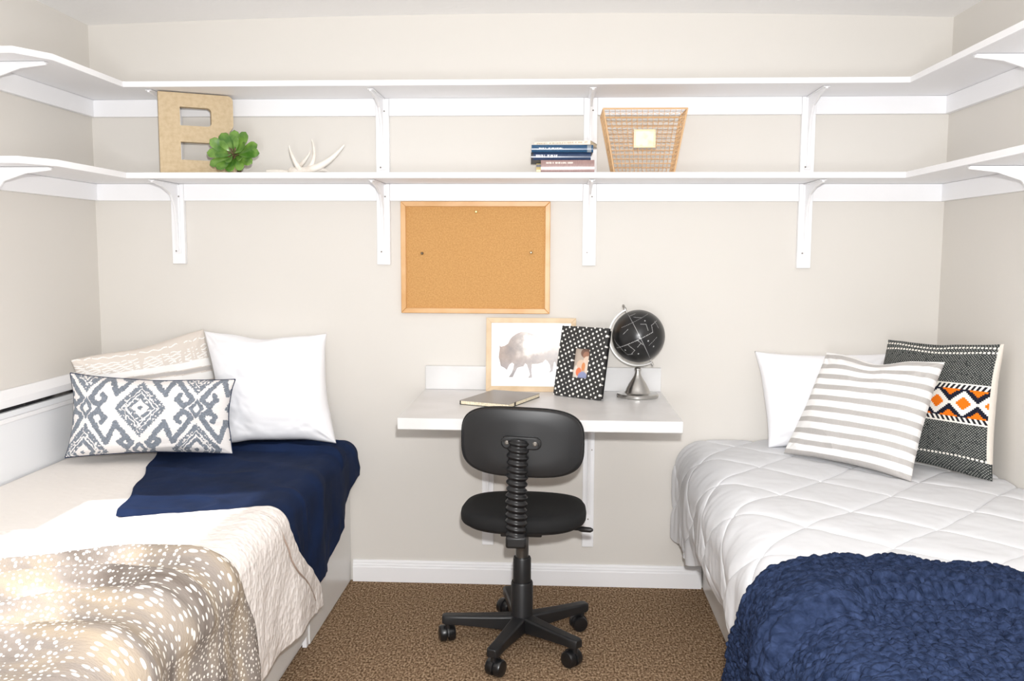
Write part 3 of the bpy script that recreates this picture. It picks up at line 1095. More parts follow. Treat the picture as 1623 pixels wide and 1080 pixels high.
# star base
hub = MB()
hub.lathe([(0.030, 0.052), (0.040, 0.058), (0.044, 0.075), (0.042, 0.098), (0.0385, 0.11), (0.0385, 0.222), (0.036, 0.228), (0.0, 0.228)], seg=36)
hub.build('hub', M['black'], ch, sm=True)
casts = [(-0.262, -0.007, 179), (0.216, 0.127, 31), (-0.082, -0.258, 253), (0.184, -0.176, 316), (-0.062, 0.262, 104)]
for i, (x, y, a) in enumerate(casts):
    a = math.atan2(y, x)
    r_ = math.hypot(x, y)
    Mz = Matrix.Rotation(a, 3, 'Z')
    sec = [(0.030, 0.026, 0.054, 0.108), (0.08, 0.0245, 0.059, 0.106), (0.15, 0.022, 0.065, 0.104), (0.22, 0.020, 0.070, 0.103), (r_ + 0.006, 0.020, 0.071, 0.103), (r_ + 0.019, 0.015, 0.074, 0.100)]
    vs = []
    for px_, w_, z0, z1 in sec:
        for yy, zz in ((-w_, z0), (w_, z0), (w_ * 1.0, z1 - 0.006), (w_ * 0.75, z1), (-w_ * 0.75, z1), (-w_, z1 - 0.006)):
            vs.append(Mz @ Vector((px_, yy, zz)))
    fs = []
    n = len(sec)
    for s_ in range(n - 1):
        for k in range(6):
            k2 = (k + 1) % 6
            fs.append((s_ * 6 + k, s_ * 6 + k2, s_ * 6 + 6 + k2, s_ * 6 + 6 + k))
    fs += [tuple(range(6)), tuple((n - 1) * 6 + k for k in reversed(range(6)))]
    leg = MB().add(vs, fs).build('base_arm', M['black'], ch, bevel=0.002)
    # caster: two wheels under a hood
    th_ = [0.3, 1.9, -0.5, 0.8, 2.4][i]
    Mc = Matrix.Translation((x, y, 0)) @ Matrix.Rotation(th_, 4, 'Z')
    Mr = Mc @ Matrix.Rotation(PI / 2, 4, 'Y')
    ca = MB()
    pos = Vector((0, 0.014, 0.029))
    for sgn in (-1, 1):
        prof = [(0.0, 0.004), (0.026, 0.004), (0.0285, 0.006), (0.0285, 0.022), (0.025, 0.027), (0.012, 0.030), (0.0, 0.030)]
        if sgn < 0:
            prof = [(r, -z) for r, z in prof]
        vs0 = MB().lathe(prof, (0, 0, 0), 26)
        ca.add([Mc @ (Matrix.Rotation(PI / 2, 3, 'Y') @ Vector(v) + pos) for v in vs0.v], vs0.f)
    cst = ca.build('caster', M['rubber'], ch, sm=True)
    hd = MB()
    vs0 = MB().prism([(0.014 + 0.033 * math.cos(t), 0.029 + 0.033 * math.sin(t)) for t in [math.radians(q) for q in range(-10, 191, 15)]] + [(-0.006, 0.030), (0.034, 0.030)][:0], -0.0035, 0.0035, 'x')
    hd.add([Mc @ Vector(v) for v in vs0.v], vs0.f)
    vs0 = MB().lathe([(0.006, 0.05), (0.009, 0.052), (0.009, 0.0745), (0.005, 0.078)], (0, 0, 0), 14)
    hd.add([Mc @ Vector(v) for v in vs0.v], vs0.f)
    hd.build('caster_stem', M['black'], cst, sm=True)
MB().lathe([(0.0, 0.222), (0.0315, 0.222), (0.0315, 0.31), (0.029, 0.316), (0.0, 0.316)], seg=32).build('gas_column_sleeve', M['black'], ch, sm=True)
MB().lathe([(0.0, 0.31), (0.023, 0.31), (0.023, 0.425), (0.0, 0.425)], seg=28).build('gas_column', M['chrome'], ch, sm=True)


def rrect(w_, d_, n=64, p=3.4):
    o_ = []
    for k in range(n):
        t = 2 * PI * k / n
        c_, s_ = math.cos(t), math.sin(t)
        o_.append((math.copysign(abs(c_) ** (2 / p), c_) * w_, math.copysign(abs(s_) ** (2 / p), s_) * d_))
    return o_


def padmesh(w_, d_, layers, p=3.2, n=72):
    vs = []
    for sc, z, dome in layers:
        for x, y in rrect(w_ * sc, d_ * sc * (1 if sc > 0.02 else 1), n, p if sc > 0.6 else 2.4):
            vs.append(Vector((x, y, z + dome * 0)))
    fs = []
    for i in range(len(layers) - 1):
        for k in range(n):
            k2 = (k + 1) % n
            fs.append((i * n + k, i * n + k2, (i + 1) * n + k2, (i + 1) * n + k))
    fs += [tuple(reversed(range(n))), tuple((len(layers) - 1) * n + k for k in range(n))]
    return vs, fs


sxc, syc = 0.006, 0.035
vs, fs = padmesh(0.228, 0.208, [(0.985, 0.418, 0), (1.0, 0.424, 0), (1.005, 0.440, 0), (0.995, 0.452, 0), (0.96, 0.462, 0), (0.8, 0.468, 0), (0.5, 0.468, 0), (0.15, 0.466, 0)], p=2.5)


def seat_warp(v):
    x, y, z = v
    x *= 1 - 0.10 * (y / 0.208 + 1) / 2
    z -= 0.012 * max(0, y / 0.2) ** 2
    q = Matrix.Rotation(-0.06, 3, 'Z') @ Vector((x, y, 0))
    return Vector((q.x + sxc, q.y + syc, z + 0.036))


MB().add([seat_warp(v) for v in vs], fs).build('seat', M['blackf'], ch, sm=True, ang=60)
vs, fs = padmesh(0.216, 0.198, [(0.86, 0.404, 0), (0.97, 0.408, 0), (0.98, 0.4175, 0)], p=2.5)
MB().add([seat_warp(v) for v in vs], fs).build('seat_shell', M['black'], ch, sm=True, ang=40)
MB().box(-0.07, 0.07, -0.10, 0.09, 0.418, 0.440).build('seat_plate', M['black'], ch, bevel=0.004)
lv = MB()
lv.tube([(0.07, -0.02, 0.428), (0.16, -0.04, 0.433), (0.20, -0.055, 0.436)], 0.005, 10)
lv.tube([(0.195, -0.053, 0.436), (0.205, -0.057, 0.437), (0.235, -0.068, 0.438), (0.243, -0.071, 0.439)], [0.006, 0.010, 0.009, 0.004], 12, sx=1.0)
lv.build('height_lever', M['black'], ch, sm=True)
# backrest
bcx, bcy, bcz = 0.001, -0.150, 0.752
BW, BH = 0.204, 0.116


def back_pt(x, z, t):
    """x,z on the face, t thickness outwards (towards the sitter)"""
    y = t + 0.5 * x * x          # hollow towards the desk
    q = Matrix.Rotation(-0.05, 3, 'Z') @ Vector((x, y, 0))
    zz = z - 0.03 * x
    return Vector((q.x + bcx, q.y + bcy, zz + bcz))


vs, fs = padmesh(BW, BH, [(0.05, 0.0, 0), (0.6, 0.0, 0), (0.93, 0.001, 0), (0.975, 0.003, 0), (0.99, 0.007, 0), (0.99, 0.014, 0)], p=3.4)
MB().add([back_pt(v.x, v.y, v.z) for v in vs], fs).build('backrest_shell', M['black'], ch, sm=True, ang=50)
vs, fs = padmesh(BW, BH, [(0.97, 0.0142, 0), (1.01, 0.016, 0), (1.015, 0.024, 0), (0.99, 0.036, 0), (0.93, 0.045, 0), (0.6, 0.051, 0), (0.1, 0.052, 0)], p=3.4)
MB().add([back_pt(v.x, v.y, v.z) for v in vs], fs).build('backrest', M['blackf'], ch, sm=True, ang=50)
cp = MB()
cap = [(0.046 + 0.021 * math.cos(math.radians(q)), 0.021 * math.sin(math.radians(q))) for q in range(-90, 91, 15)] + [(-0.046 + 0.021 * math.cos(math.radians(q)), 0.021 * math.sin(math.radians(q))) for q in range(90, 271, 15)]
n = len(cap)
vs = [back_pt(x, z, -0.0005) + Vector((0, 0, 0.003)) for x, z in cap] + [back_pt(x, z, -0.010) + Vector((0, 0, 0.003)) for x, z in cap] + [back_pt(x * 0.93, z * 0.86, -0.013) + Vector((0, 0, 0.003)) for x, z in cap]
fs = []
for r_ in range(2):
    fs += [(r_ * n + k, r_ * n + (k + 1) % n, (r_ + 1) * n + (k + 1) % n, (r_ + 1) * n + k) for k in range(n)]
fs += [tuple(range(n)), tuple(2 * n + k for k in reversed(range(n)))]
plate = cp.add(vs, fs).build('backrest_bracket', M['black'], ch, bevel=0.0015)
for sx in (-0.046, 0.046):
    s = MB().lathe([(0.0075, 0), (0.0075, 0.002), (0.005, 0.003), (0.0045, 0.0012), (0.001, 0.0012)], (0, 0, 0), 18, Matrix.Rotation(PI / 2, 3, 'X'))
    o = s.build('screw', M['screw'], plate)
    o.location = back_pt(sx, 0.003, -0.0132)
# bellows over the back bar
path = bez([(-0.008, -0.163, 0.760), (-0.010, -0.185, 0.72), (-0.012, -0.195, 0.60), (-0.013, -0.195, 0.51), (-0.012, -0.19, 0.455)], 200)
tb = MB().tube(path, 0.028, 28, sx=1.15)
for i in range(len(tb.v)):
    x, y, z = tb.v[i]
    cx0, cy0 = path[i // 28].x, path[i // 28].y
    w_ = 0.115 * math.sin((z + 0.13 * (x - cx0)) / 0.0215 * 2 * PI) + 0.03 * math.sin(z * 90)
    tb.v[i] = (cx0 + (x - cx0) * (1 + w_), cy0 + (y - cy0) * (1 + w_), z)
# tilt the folds a little
o = tb.build('bellows_sleeve', M['rubber'], ch, sm=True, ang=80)
bs = MB()
bs.box(-0.046, 0.022, -0.222, -0.160, 0.418, 0.458)
bs.build('bellows_foot', M['black'], ch, bevel=0.008)
MB().box(-0.028, 0.012, -0.161, -0.09, 0.420, 0.432).build('back_bar', M['black'], ch)

# ------------------------------------------------------------------ soft goods


def drape(name, parent, m, side, e, r, zt, S, Y, hgt, thick=0.006, uv=True, extra=None, flare=0.0, solid=True, x0=None):
    """cloth over the bed: S distance from the wall across the bed (then down its side), Y along the bed, hgt height above the bed surface"""
    sg = 1 if side == 'L' else -1
    ox = (0.04 if side == 'L' else W - 0.005) if x0 is None else x0
    flat = e - r
    arcl = r * PI / 2
    t = np.clip((S - flat) / arcl, 0, 1) * PI / 2
    px = np.where(S < flat, S, flat + r * np.sin(t))
    pz = zt - r * (1 - np.cos(t)) - np.maximum(0, S - flat - arcl)
    nx = np.sin(t)
    nz = np.cos(t)
    dn = np.clip((S - flat) / 0.5, 0, 1)
    px = px + nx * hgt + flare * dn * dn
    pz = pz + nz * hgt
    X = ox + sg * px
    if sg < 0:
        X, Y2, pz2, S2 = X[:, ::-1], Y[:, ::-1], pz[:, ::-1], S[:, ::-1]
    else:
        Y2, pz2, S2 = Y, pz, S
    o = grid_obj(name, X, Y2, np.maximum(pz2, 0.004), m, parent, uv=np.stack([S2, Y2], -1) if uv else None)
    if solid:
        s_ = o.modifiers.new('thick', 'SOLIDIFY')
        s_.thickness = thick
        s_.offset = 0
    return o


def ssz(e, r, zt, z):
    """cloth distance at which the side reaches height z"""
    return (e - r) + r * PI / 2 + (zt - r - z)


# ---- left bed
lb = empty('storage_bed', (0.5, 0, 0), 'white storage bed base along the left wall with a drawer front', 'bed')
lb.location = (0, 0, 0)
MB().box(0.04, 1.020, -2.26, -0.004, 0.012, 0.43).build('bed_base', M['cab'], lb, bevel=0.002)
MB().box(1.0205, 1.040, -0.628, -0.006, 0.004, 0.428).build('drawer_front', M['cab'], lb, bevel=0.0015)
MB().box(1.0205, 1.040, -2.25, -0.660, 0.05, 0.428).build('drawer_front', M['cab'], lb, bevel=0.0015)
MB().box(1.0205, 1.036, -0.657, -0.631, 0.004, 0.428).build('end_strip', M['white'], lb, bevel=0.001)
mt = MB().box(0.045, 1.045, -2.25, -0.015, 0.4315, 0.580).build('mattress', M['mattress'], lb, bevel=0.03, segs=4)

# side panel with capped rail on the left wall
sp = empty('bed_side_panel', (0, -1.1, 0), 'white side panel with a capped rail and dark slot between left bed and wall', 'panel')
YA, YB = -1.05, 1.094
MB().box(0.0015, 0.028, YA, YB, 0.44, 0.792).build('panel_board', M['panel'], sp)
MB().box(0.0015, 0.033, YA, YB, 0.7925, 0.808).build('lower_rail', M['white'], sp, bevel=0.0015)
MB().box(0.0015, 0.024, YA, YB, 0.8085, 0.828).build('inner_rail', M['panel'], sp, bevel=0.001)
MB().box(0.0015, 0.012, YA, YB, 0.8285, 0.845).build('slot', M['gap'], sp)
MB().prism([(0.0015, 0.8455), (0.034, 0.8455), (0.034, 0.872), (0.010, 0.902), (0.0015, 0.902)], YA, YB, 'y').build('cap_rail', M['white'], sp, bevel=0.0015)

eL, rL, zL = 1.020, 0.045, 0.586
n1, n2 = 150, 260
u = np.linspace(0, 1, n1)
v = np.linspace(0, 1, n2)
U, V = np.meshgrid(u, v)
S = 0.0 + U * (ssz(eL, rL, zL, 0.46))
Y = -0.012 - V * 2.24
hg = 0.003 + 0.0016 * fbm(S * 5, Y * 5, 3) * smooth(0, .1, S)
cv = drape('coverlet', None, M['coverlet'], 'L', eL, rL, zL, S, Y, hg)
tag(cv, 'pale beige coverlet spread flat over the whole left bed', 'coverlet')

# navy throw
n1, n2 = 220, 220
U, V = np.meshgrid(np.linspace(0, 1, n1), np.linspace(0, 1, n2))
yy = -0.012 - V * (1.05 + 0.0 * U)
sl = 0.23 + 0.33 * V + 0.006 * np.sin(V * 25)
hem = ssz(eL, rL, zL, 0.455 - 0.21 * smooth(0.0, 0.62, V))
S = sl + U * (hem - sl)
# near edge runs across the bed and then swings back towards the wall down the side
yf = -1.085 + 0.10 * smooth(0, 1, U) + 0.10 * np.clip((S - 0.99) / 0.2, 0, 1)
Y = -0.012 + V * (yf + 0.012) + 0.006 * np.sin(S * 40) * V ** 8
hang = np.clip((S - eL + rL) / 0.25, 0, 1)
hg = 0.012 + 0.003 * fbm(S * 9, Y * 7, 11) + 0.006 * (1 - 3 * np.abs(vnoise(S * 4 + Y * 3, Y * 7 - S * 2, 77))).clip(0)
ridge = lambda d_, w_: np.exp(-(d_ / w_) ** 2)
hg = hg + 0.026 * ridge(Y + 0.215 + 0.22 * (S - 0.75) + 0.02 * np.sin(S * 12), 0.016) * smooth(0.55, 0.7, S) * (1 - smooth(0.98, 1.06, S))
hg = hg + 0.012 * ridge(Y + 0.12 - 0.25 * (S - 0.7), 0.02) * smooth(0.5, 0.7, S) * (1 - smooth(0.95, 1.02, S))
hg = hg + 0.005 * ridge(Y + 0.42 + 0.5 * (S - 0.7), 0.05)
hg = hg + hang * (0.006 + 0.007 * np.sin(Y * 22 + 2.2 * S) + 0.003 * fbm(Y * 14, S * 5, 2))
nv = drape('navy_throw', None, M['navy'], 'L', eL, rL, zL, S, Y, hg, 0.004)
tag(nv, 'smooth navy blue throw over the far corner of the left bed', 'throw blanket')

# beige quilt folded over the near edge of the navy throw
n1, n2 = 260, 420
U, V = np.meshgrid(np.linspace(0, 1, n1), np.linspace(0, 1, n2))
hemz = 0.19 + 0.06 * smooth(0.0, 0.8, V) - 0.03 * np.exp(-(V / 0.08) ** 2)
smax = ssz(eL, rL, zL, hemz)
S = U * smax
yb = np.interp(S, [0.0, 0.3, 0.55, 0.80, 0.98, 1.06, 1.15, 1.25, 1.36, 1.45], [-1.42, -1.30, -1.17, -1.06, -0.99, -0.97, -0.90, -0.78, -0.67, -0.655])
yb = yb + 0.004 * np.sin(S * 30)
Y = yb * (1 - V) + (-2.27) * V
hang = np.clip((S - eL + rL) / 0.3, 0, 1)
d0 = (yb - Y)
sm0 = np.interp(S, [0.0, 0.6, 0.9, 1.08, 1.2, 1.36, 1.5], [0.07, 0.075, 0.10, 0.10, 0.12, 0.10, 0.03])
step = smooth(sm0 - 0.003, sm0 + 0.006, d0)
hg = 0.021 + 0.010 * step - 0.002 * np.exp(-((d0 - sm0) / 0.004) ** 2) + 0.0035 * fbm(S * 7, Y * 7, 21) + 0.0012 * fbm(S * 40, Y * 40, 4, 2)
hg = hg + hang * (0.014 + 0.012 * np.sin(Y * 13 + 1.0) * smooth(0, 0.3, d0) + 0.006 * fbm(Y * 8, S * 3, 8))
ql = drape('beige_quilt', None, M['quilt'], 'L', eL, rL, zL, S, Y, hg, 0.005)
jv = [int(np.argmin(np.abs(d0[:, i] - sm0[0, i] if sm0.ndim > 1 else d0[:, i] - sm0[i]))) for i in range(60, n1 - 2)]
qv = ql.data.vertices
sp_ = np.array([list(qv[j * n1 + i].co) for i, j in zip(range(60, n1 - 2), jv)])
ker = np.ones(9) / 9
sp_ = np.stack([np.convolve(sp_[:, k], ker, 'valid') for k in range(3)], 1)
MB().tube([Vector(p) + Vector((0.008, 0, 0.007)) for p in sp_[::4]], 0.0028, 6).build('seam_shade_line', mat('seam_shade_brown', rgb(176, 156, 144), 0.9), ql, sm=True)  # thin brown tube, its colour stands in for shading along the fold
tag(ql, 'light beige textured quilt folded back across the left bed', 'quilt')

# spotted fleece
n1, n2 = 320, 260
U, V = np.meshgrid(np.linspace(0, 1, n1), np.linspace(0, 1, n2))
smax = ssz(eL, rL, zL, 0.03)
S = 0.02 + U * (smax - 0.02)
yb = np.interp(S, [0.0, 0.3, 0.55, 0.80, 0.95, 1.03, 1.15, 1.30, 1.6], [-1.78, -1.68, -1.60, -1.50, -1.46, -1.44, -1.385, -1.33, -1.30]) + 0.012 * np.sin(S * 17)
Y = yb * (1 - V) + (-2.29) * V
d0 = yb - Y
hang = np.clip((S - eL + rL) / 0.3, 0, 1)
top = 1 - smooth(0.97, 1.12, S)
hg = 0.046 + 0.004 * fbm(S * 6, Y * 9, 31)
hg = hg - 0.018 * np.exp(-(d0 / 0.012) ** 2)
hg = hg + top * (0.030 * ridge(d0 - 0.07 - 0.02 * np.sin(S * 7), 0.035) + 0.040 * ridge(d0 - 0.21 - 0.06 * (S - 0.6) - 0.02 * np.sin(S * 6 + 1), 0.05) + 0.035 * ridge(d0 - 0.37 - 0.12 * (0.8 - S), 0.05) + 0.035 * ridge(d0 - 0.54, 0.06))
hg = hg + hang * (0.012 + 0.016 * np.sin(Y * 20 + 3.0 * S) + 0.008 * fbm(Y * 9, S * 3, 5)) * smooth(0, .1, d0)
fl = drape('fawn_blanket', None, M['fawn'], 'L', eL, rL, zL, S, Y, hg, 0.010)
tag(fl, 'brown fleece blanket with white fawn spots at the foot of the left bed', 'blanket')

# ---- right bed
rb = empty('bed', (W, 0, 0), 'white bed base under a quilted comforter along the right wall', 'bed')
rb.location = (0, 0, 0)
MB().box(2.505, W - 0.003, -2.26, -0.02, 0.004, 0.40).build('bed_base', M['cab'], rb, bevel=0.002)
MB().box(2.470, W - 0.004, -2.25, -0.02, 0.4012, 0.585).build('mattress', M['mattress'], rb, bevel=0.04, segs=4)
eR, rR, zR = 1.000, 0.115, 0.604
n1, n2 = 500, 700
U, V = np.meshgrid(np.linspace(0, 1, n1), np.linspace(0, 1, n2))
Y = -0.012 - V * 2.25
hemz = 0.225 + 0.045 * smooth(0.1, 0.5, -Y) + 0.025 * np.sin(Y * 9 + 2.0) * 1 - 0.03 * smooth(-0.5, -1.2, Y) * 1 + 0.012 * np.sin(Y * 23)
hemz = hemz - 0.03 * smooth(0.25, 0.0, -Y)
smax = ssz(eR, rR, zR, hemz)
S = U * smax
hang = np.clip((S - eR + rR) / 0.45, 0, 1)
c1 = (S + Y) / 0.34
c2 = (S - Y) / 0.34
q1 = np.abs(np.mod(c1 + 0.04 * np.sin(c2 * 2), 1) - 0.5) * 2
q2 = np.abs(np.mod(c2 + 0.35 + 0.04 * np.sin(c1 * 2), 1) - 0.5) * 2
puff = (1 - q1 ** 18) * (1 - q2 ** 18)
gw = 0.0035 / 0.34 * 2 * 1.414
stitch = np.exp(-((1 - q1) / gw) ** 2) + np.exp(-((1 - q2) / gw) ** 2)
puff = (1 - q1 ** 8) * (1 - q2 ** 8)
hg = 0.010 + 0.007 * puff - 0.0045 * stitch + 0.004 * fbm(S * 5, Y * 5, 41) + 0.0012 * fbm(S * 20, Y * 20, 44, 2)
hg = hg + hang ** 1.5 * (0.010 * np.sin(Y * 15 + 0.6) + 0.008 * fbm(Y * 10, S * 2, 45)) + 0.006 * hang * fbm(Y * 22, S * 2.5, 49, 2)
hg = hg - 0.065 * smooth(0.62, 1.0, hang) * smooth(0.2, 0.55, -Y)
cf = drape('comforter', None, M['comf'], 'R', eR, rR, zR, S, Y, hg, 0.010, flare=0.006)
tag(cf, 'pale grey quilted comforter with diamond stitching on the right bed', 'comforter')

# navy boucle blanket
n1, n2 = 620, 420
U, V = np.meshgrid(np.linspace(0, 1, n1), np.linspace(0, 1, n2))
smax = ssz(eR, rR, zR, 0.02)
S = U * smax
yb = np.interp(S, [0.0, 0.25, 0.45, 0.66, 0.80, 0.90, 1.0, 1.10, 1.25, 1.45, 1.7], [-1.62, -1.565, -1.50, -1.425, -1.415, -1.44, -1.45, -1.40, -1.34, -1.24, -1.14])
yb = yb + 0.006 * np.sin(S * 40) + 0.004 * vnoise(S * 90, S * 0, 4)
Y = yb * (1 - V) + (-2.29) * V
d0 = yb - Y
hang = np.clip((S - eR + rR) / 0.3, 0, 1)
top = 1 - smooth(1.0, 1.2, S)
lump = vnoise(S * 90 + 0.8 * vnoise(S * 40, Y * 40, 5), Y * 90, 61) + 0.9 * vnoise(S * 160, Y * 160, 63)
hg = 0.044 + 0.0042 * lump + 0.006 * fbm(S * 6, Y * 6, 51)
hg = hg - 0.024 * np.exp(-(d0 / 0.014) ** 2)
hg = hg + top * (0.022 * ridge(d0 - 0.19 - 0.25 * (S - 0.6) ** 2 * 2, 0.03) - 0.028 * ridge(d0 - 0.245 - 0.5 * (S - 0.6) ** 2, 0.016) + 0.030 * ridge(d0 - 0.29 - 0.5 * (S - 0.6) ** 2, 0.024) + 0.012 * ridge(d0 - 0.40 + 0.15 * (S - 0.6), 0.04))
hg = hg + hang * (0.010 * np.sin(Y * 17) + 0.01)
bo = drape('navy_blanket', None, M['boucle'], 'R', eR, rR, zR, S, Y, hg, 0.010)
tag(bo, 'fluffy navy blue bobbly blanket across the foot of the right bed', 'blanket')

# ------------------------------------------------------------------ cushions


def cushion(name, TL, TR, BL, BR, T, m, label, colf=None, nu_=120, pinch=0.06, seed=1, back=None, wr=0.004, q=0.42, sag=0.0, piping=None, flip=False):
    TL, TR, BL, BR = (np.array(p, float) for p in (TL, TR, BL, BR))
    hh = (np.linalg.norm(TL - BL) + np.linalg.norm(TR - BR)) / 2
    ww = (np.linalg.norm(TR - TL) + np.linalg.norm(BR - BL)) / 2
    nv_ = max(8, int(nu_ * hh / ww))
    U, V = np.meshgrid(np.linspace(0, 1, nu_), np.linspace(0, 1, nv_))
    a = 2 * U - 1
    b_ = 2 * V - 1
    ed = np.minimum(1, (1 - np.abs(a)) * 6) * np.minimum(1, (1 - np.abs(b_)) * 6)
    a2 = a * (1 - pinch * (1 - b_ ** 2) * np.abs(a) ** 2)
    b2 = b_ * (1 - pinch * (1 - a ** 2) * np.abs(b_) ** 2 * (ww / hh) ** 0.5)
    a2 = a2 + 0.010 * fbm(V * 4 + seed, V * 0 + np.sign(a) * 3, seed, 2) * np.abs(a) ** 4
    b2 = b2 + 0.012 * fbm(U * 4 + seed, U * 0 + np.sign(b_) * 5, seed + 3, 2) * np.abs(b_) ** 4 - sag * np.exp(-((a) / 0.35) ** 2) * smooth(0.3, 1, b_)
    u2 = (a2 + 1) / 2
    v2 = (b2 + 1) / 2
    P = (TL * (1 - u2[..., None]) + TR * u2[..., None]) * v2[..., None] + (BL * (1 - u2[..., None]) + BR * u2[..., None]) * (1 - v2[..., None])
    xd = TR - TL + BR - BL
    yd = TL - BL + TR - BR
    n = np.cross(xd, yd)
    n /= np.linalg.norm(n)
    th = T / 2 * ((1 - np.abs(a) ** 2.4).clip(0) * (1 - np.abs(b_) ** 2.4).clip(0)) ** q
    w1 = wr * (fbm(U * 4 + seed + 0.6 * vnoise(V * 3, U * 3, seed), V * 6, seed + 7, 3) + 0.9 * (1 - 2.5 * np.abs(vnoise(U * 3.1 + V * 2 + seed, V * 4.5 - U * 1.5, seed + 31))).clip(-0.3)) * ed + wr * 0.8 * np.sin(np.arctan2(1 - np.abs(b_) + 0.02, 1 - np.abs(a) + 0.02) * 12 + seed) * np.exp(-((1 - np.abs(a)) ** 2 + (1 - np.abs(b_)) ** 2) / 0.12) * ed
    F = P + n * (th + w1)[..., None]
    B = P - n * (th * 0.9 - w1 * 0.5)[..., None]
    F[..., 2] = np.maximum(F[..., 2], F[..., 2])
    col = colf(U, V) if colf else None
    cl = (B[..., 0], B[..., 1], B[..., 2])
    if back is not None and col is not None:
        cl = cl + (np.ones(col.shape) * np.array(rgb(*back)),)
    c = P.mean((0, 1))
    o = grid_obj('cushion_cover' if piping else name, F[..., 0] - c[0], F[..., 1] - c[1], F[..., 2] - c[2], m, None, col=col, uv=np.stack([U * ww, V * hh], -1), closed=tuple(k - c[i] for i, k in enumerate(cl[:3])) + tuple(cl[3:]))
    if piping:
        e = empty(name, tuple(c), label, 'cushion')
        o.parent = e
        ring = [P[0, i] for i in range(nu_)] + [P[j, -1] for j in range(1, nv_)] + [P[-1, i] for i in range(nu_ - 2, -1, -1)] + [P[j, 0] for j in range(nv_ - 2, -1, -1)]
        MB().tube([Vector(p - c) for p in ring], 0.0028, 6).build('piping', piping, e, sm=True)
        return e
    o.location = tuple(c)
    tag(o, label, 'cushion')
    return o


def ikat(U, V):
    px = 450 + U * 1050
    py = 605 - V * 530
    px = px + 6 * vnoise(px / 14, py / 14, 3)
    py = py + 6 * vnoise(px / 14, py / 14, 8)
    a = np.abs(np.mod(px - 925 + 355, 710) - 355)
    b = np.abs(np.mod(py - 287 + 290, 580) - 290)
    g = np.zeros(U.shape, bool)

    def saw(t):
        return (np.abs(np.mod(t, 1) - 0.5) * 2 - 0.5)
    for ca, cb in ((0, 0), (355, 290)):
        da, db = np.abs(a - ca), np.abs(b - cb)
        d_ = da / 160 + db / 190
        out = d_ + 0.07 * saw((da - db) / 22)
        g |= out < 1
        g &= ~((d_ > 0.70) & (d_ < 0.745)) & ~((d_ > 0.53) & (d_ < 0.60)) & ~((d_ > 0.10) & (d_ < 0.33))
        cell = hash2(np.floor(px / 11), np.floor(py / 9), 5)
        g &= ~((d_ > 0.36) & (d_ < 0.92) & (cell > 0.84))
    for ca, cb in ((355, 0), (0, 290)):
        da, db = np.abs(a - ca), np.abs(b - cb)
        d_ = da / 50 + db / 70
        g = np.where(d_ < 1.25, (d_ < 1.0) & (d_ > 0.45), g)
    for line in ([(322, 62), (205, 225), (150, 96), (48, 232), (78, 272), (122, 222), (100, 205)], [(306, 42), (268, 18), (224, 62), (244, 92)]):
        for (x1, y1), (x2, y2) in zip(line[:-1], line[1:]):
            L2 = (x2 - x1) ** 2 + (y2 - y1) ** 2
            t = np.clip(((a - x1) * (x2 - x1) + (b - y1) * (y2 - y1)) / L2, 0, 1)
            d_ = np.hypot(a - x1 - t * (x2 - x1), b - y1 - t * (y2 - y1))
            g |= d_ < 17 + 5 * saw(t * math.sqrt(L2) / 15)
    n = fbm(U * 160, V * 80, 6, 2)
    c0 = np.array(rgb(240, 236, 234))
    c1 = np.array(rgb(130, 137, 147))
    return np.where(g[..., None], c1 * (1 + 0.2 * n[..., None]), c0 * (1 + 0.015 * n[..., None]))


def stripes(U, V):
    t = V * 9.6 + 0.35 + 0.05 * np.sin(U * 6) + 0.04 * fbm(U * 3, V * 3, 4, 2)
    k = smooth(0.42, 0.46, np.abs(np.mod(t, 1) - 0.5) * 2)
    c0 = np.array(rgb(188, 184, 181)) * (1 + 0.03 * fbm(U * 200, V * 30, 8, 2))[..., None]
    c1 = np.array(rgb(245, 244, 243))
    return c0 * (1 - k[..., None]) + c1 * k[..., None]


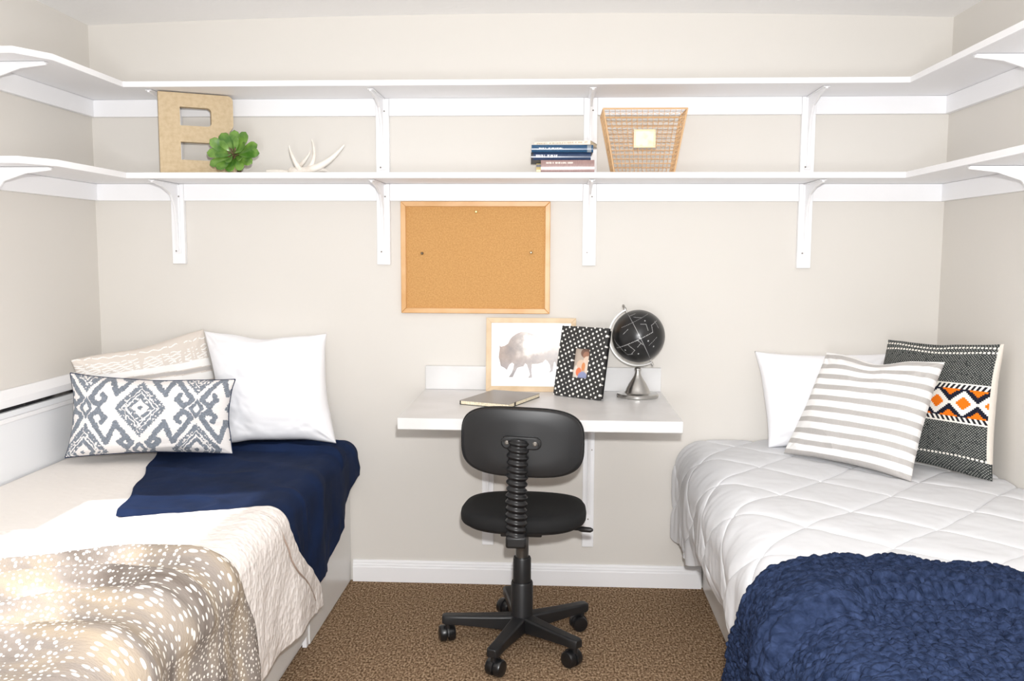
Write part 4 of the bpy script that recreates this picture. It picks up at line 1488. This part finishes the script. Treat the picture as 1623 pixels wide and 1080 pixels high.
def kilim(U, V):
    base = np.ones(U.shape + (3,)) * np.array(rgb(58, 62, 62))
    base *= (1 + 0.2 * fbm(U * 60, V * 60, 3, 2))[..., None]
    nx = 96
    ix = np.floor(U * nx)
    iy = np.floor(V * nx)
    dots = (np.mod(ix + iy, 2) == 0) & (vnoise(U * 170, V * 150, 4) > -0.55)
    fx_ = U * nx - ix - 0.5
    fy_ = V * nx - iy - 0.5
    base[dots & (np.hypot(fx_, fy_) < 0.36)] = rgb(176, 176, 170)
    wht = np.array(rgb(240, 236, 228))
    for vv in (0.925, 0.13, 0.965):
        wv = 0.006 * np.sin(U * 9 + vv * 30)
        base[(np.abs(V - vv + wv) < 0.0075) & (np.mod(U * 34, 1) < 0.62)] = wht
    v0, v1 = 0.385, 0.685
    inb = (V > v0) & (V < v1)
    brd = inb & ((V < v0 + 0.045) | (V > v1 - 0.045))
    ch_ = (np.abs(np.mod(U * 26 + np.where(V < 0.5, 1, -1) * (V - v0) * 18, 1) - 0.5) < 0.26)
    base[brd] = rgb(40, 40, 46)
    base[brd & (~ch_ | (np.abs(V - v0 - 0.004) < 0.006) | (np.abs(V - v1 + 0.004) < 0.006))] = wht
    core = inb & ~brd
    per = 0.205
    X = np.mod(U + 0.02 + per / 2, per) - per / 2
    Yc = V - (v0 + v1) / 2
    X = np.abs(np.floor(X / 0.0128) + 0.5) * 0.0128
    Yq = np.abs(np.floor(Yc / 0.0115) + 0.5) * 0.0115
    dn = X / (per / 2) + Yq / 0.082
    org = np.array(rgb(238, 122, 30))
    nav = np.array(rgb(34, 36, 50))
    c = np.ones(U.shape + (3,)) * org
    c[dn < 1.62] = nav
    c[dn < 1.12] = wht
    c[dn < 0.62] = org
    c[dn < 0.10] = rgb(150, 60, 20)
    base[core] = c[core]
    base[(U > 0.978) & (V > 0.12)] = rgb(228, 220, 210)
    return base


def boho(U, V):
    base = np.ones(U.shape + (3,)) * np.array(rgb(219, 210, 201))
    wht = np.array(rgb(247, 245, 242))
    wob = 0.010 * fbm(U * 4, V * 2, 3, 2) + 0.06 * (U - 0.8)
    t = V + wob
    for c0, w_ in ((0.58, 0.035), (0.705, 0.035)):
        base[np.abs(t - c0) < w_] = wht
    base[np.abs(t - 0.645) < 0.018] = rgb(190, 184, 180)
    for c0 in (0.14, 0.18, 0.22, 0.48, 0.515, 0.755, 0.775, 0.80, 0.83, 0.86, 0.93):
        k = (np.abs(t - c0 + 0.008 * np.sin(U * 70 + c0 * 50)) < 0.0055) & (vnoise(U * 60, t * 8, 9) > -0.35)
        base[k] = wht
    return base


# left bed cushions
cushion('striped_cushion', (0.085, -0.385, 0.972), (0.452, -0.045, 1.062), (0.120, -0.30, 0.66), (0.56, -0.07, 0.64), 0.13, M['attrfab'],
        'beige cushion with white woven bands leaning in the left corner', boho, 260, 0.03, 3, wr=0.005, sag=0.06)
cushion('white_cushion', (0.458, -0.055, 1.056), (0.966, -0.060, 1.048), (0.575, -0.195, 0.618), (1.030, -0.175, 0.622), 0.17, M['linen'],
        'plain white square cushion against the back wall on the left bed', None, 200, 0.085, 5, wr=0.007, sag=0.05)
cushion('lumbar_cushion', (0.098, -0.415, 0.925), (0.662, -0.262, 0.888), (0.084, -0.455, 0.615), (0.672, -0.330, 0.612), 0.16, M['attrfab'],
        'oblong grey and white ikat cushion at the front of the left bed', ikat, 620, 0.07, 9, back=(120, 130, 145), wr=0.003, piping=M['navy'])
# right bed cushions
cushion('white_cushion', (2.680, -0.055, 0.992), (3.19, -0.055, 0.985), (2.722, -0.150, 0.628), (3.18, -0.150, 0.628), 0.15, M['linen'],
        'plain white cushion against the back wall on the right bed', None, 120, 0.05, 15, wr=0.005)
cushion('kilim_cushion', (3.150, -0.175, 1.055), (3.368, -0.60, 1.083), (3.05, -0.255, 0.628), (3.345, -0.625, 0.628), 0.10, M['attrwool'],
        'dark grey woven cushion with an orange and white diamond band', kilim, 760, 0.05, 19, back=(232, 226, 218), wr=0.003)
cushion('striped_cushion', (2.915, -0.205, 1.010), (3.222, -0.50, 1.012), (2.755, -0.255, 0.628), (3.075, -0.640, 0.628), 0.13, M['attrfab'],
        'grey and white striped cushion tilted in front on the right bed', stripes, 320, 0.06, 12, wr=0.006, sag=0.09)
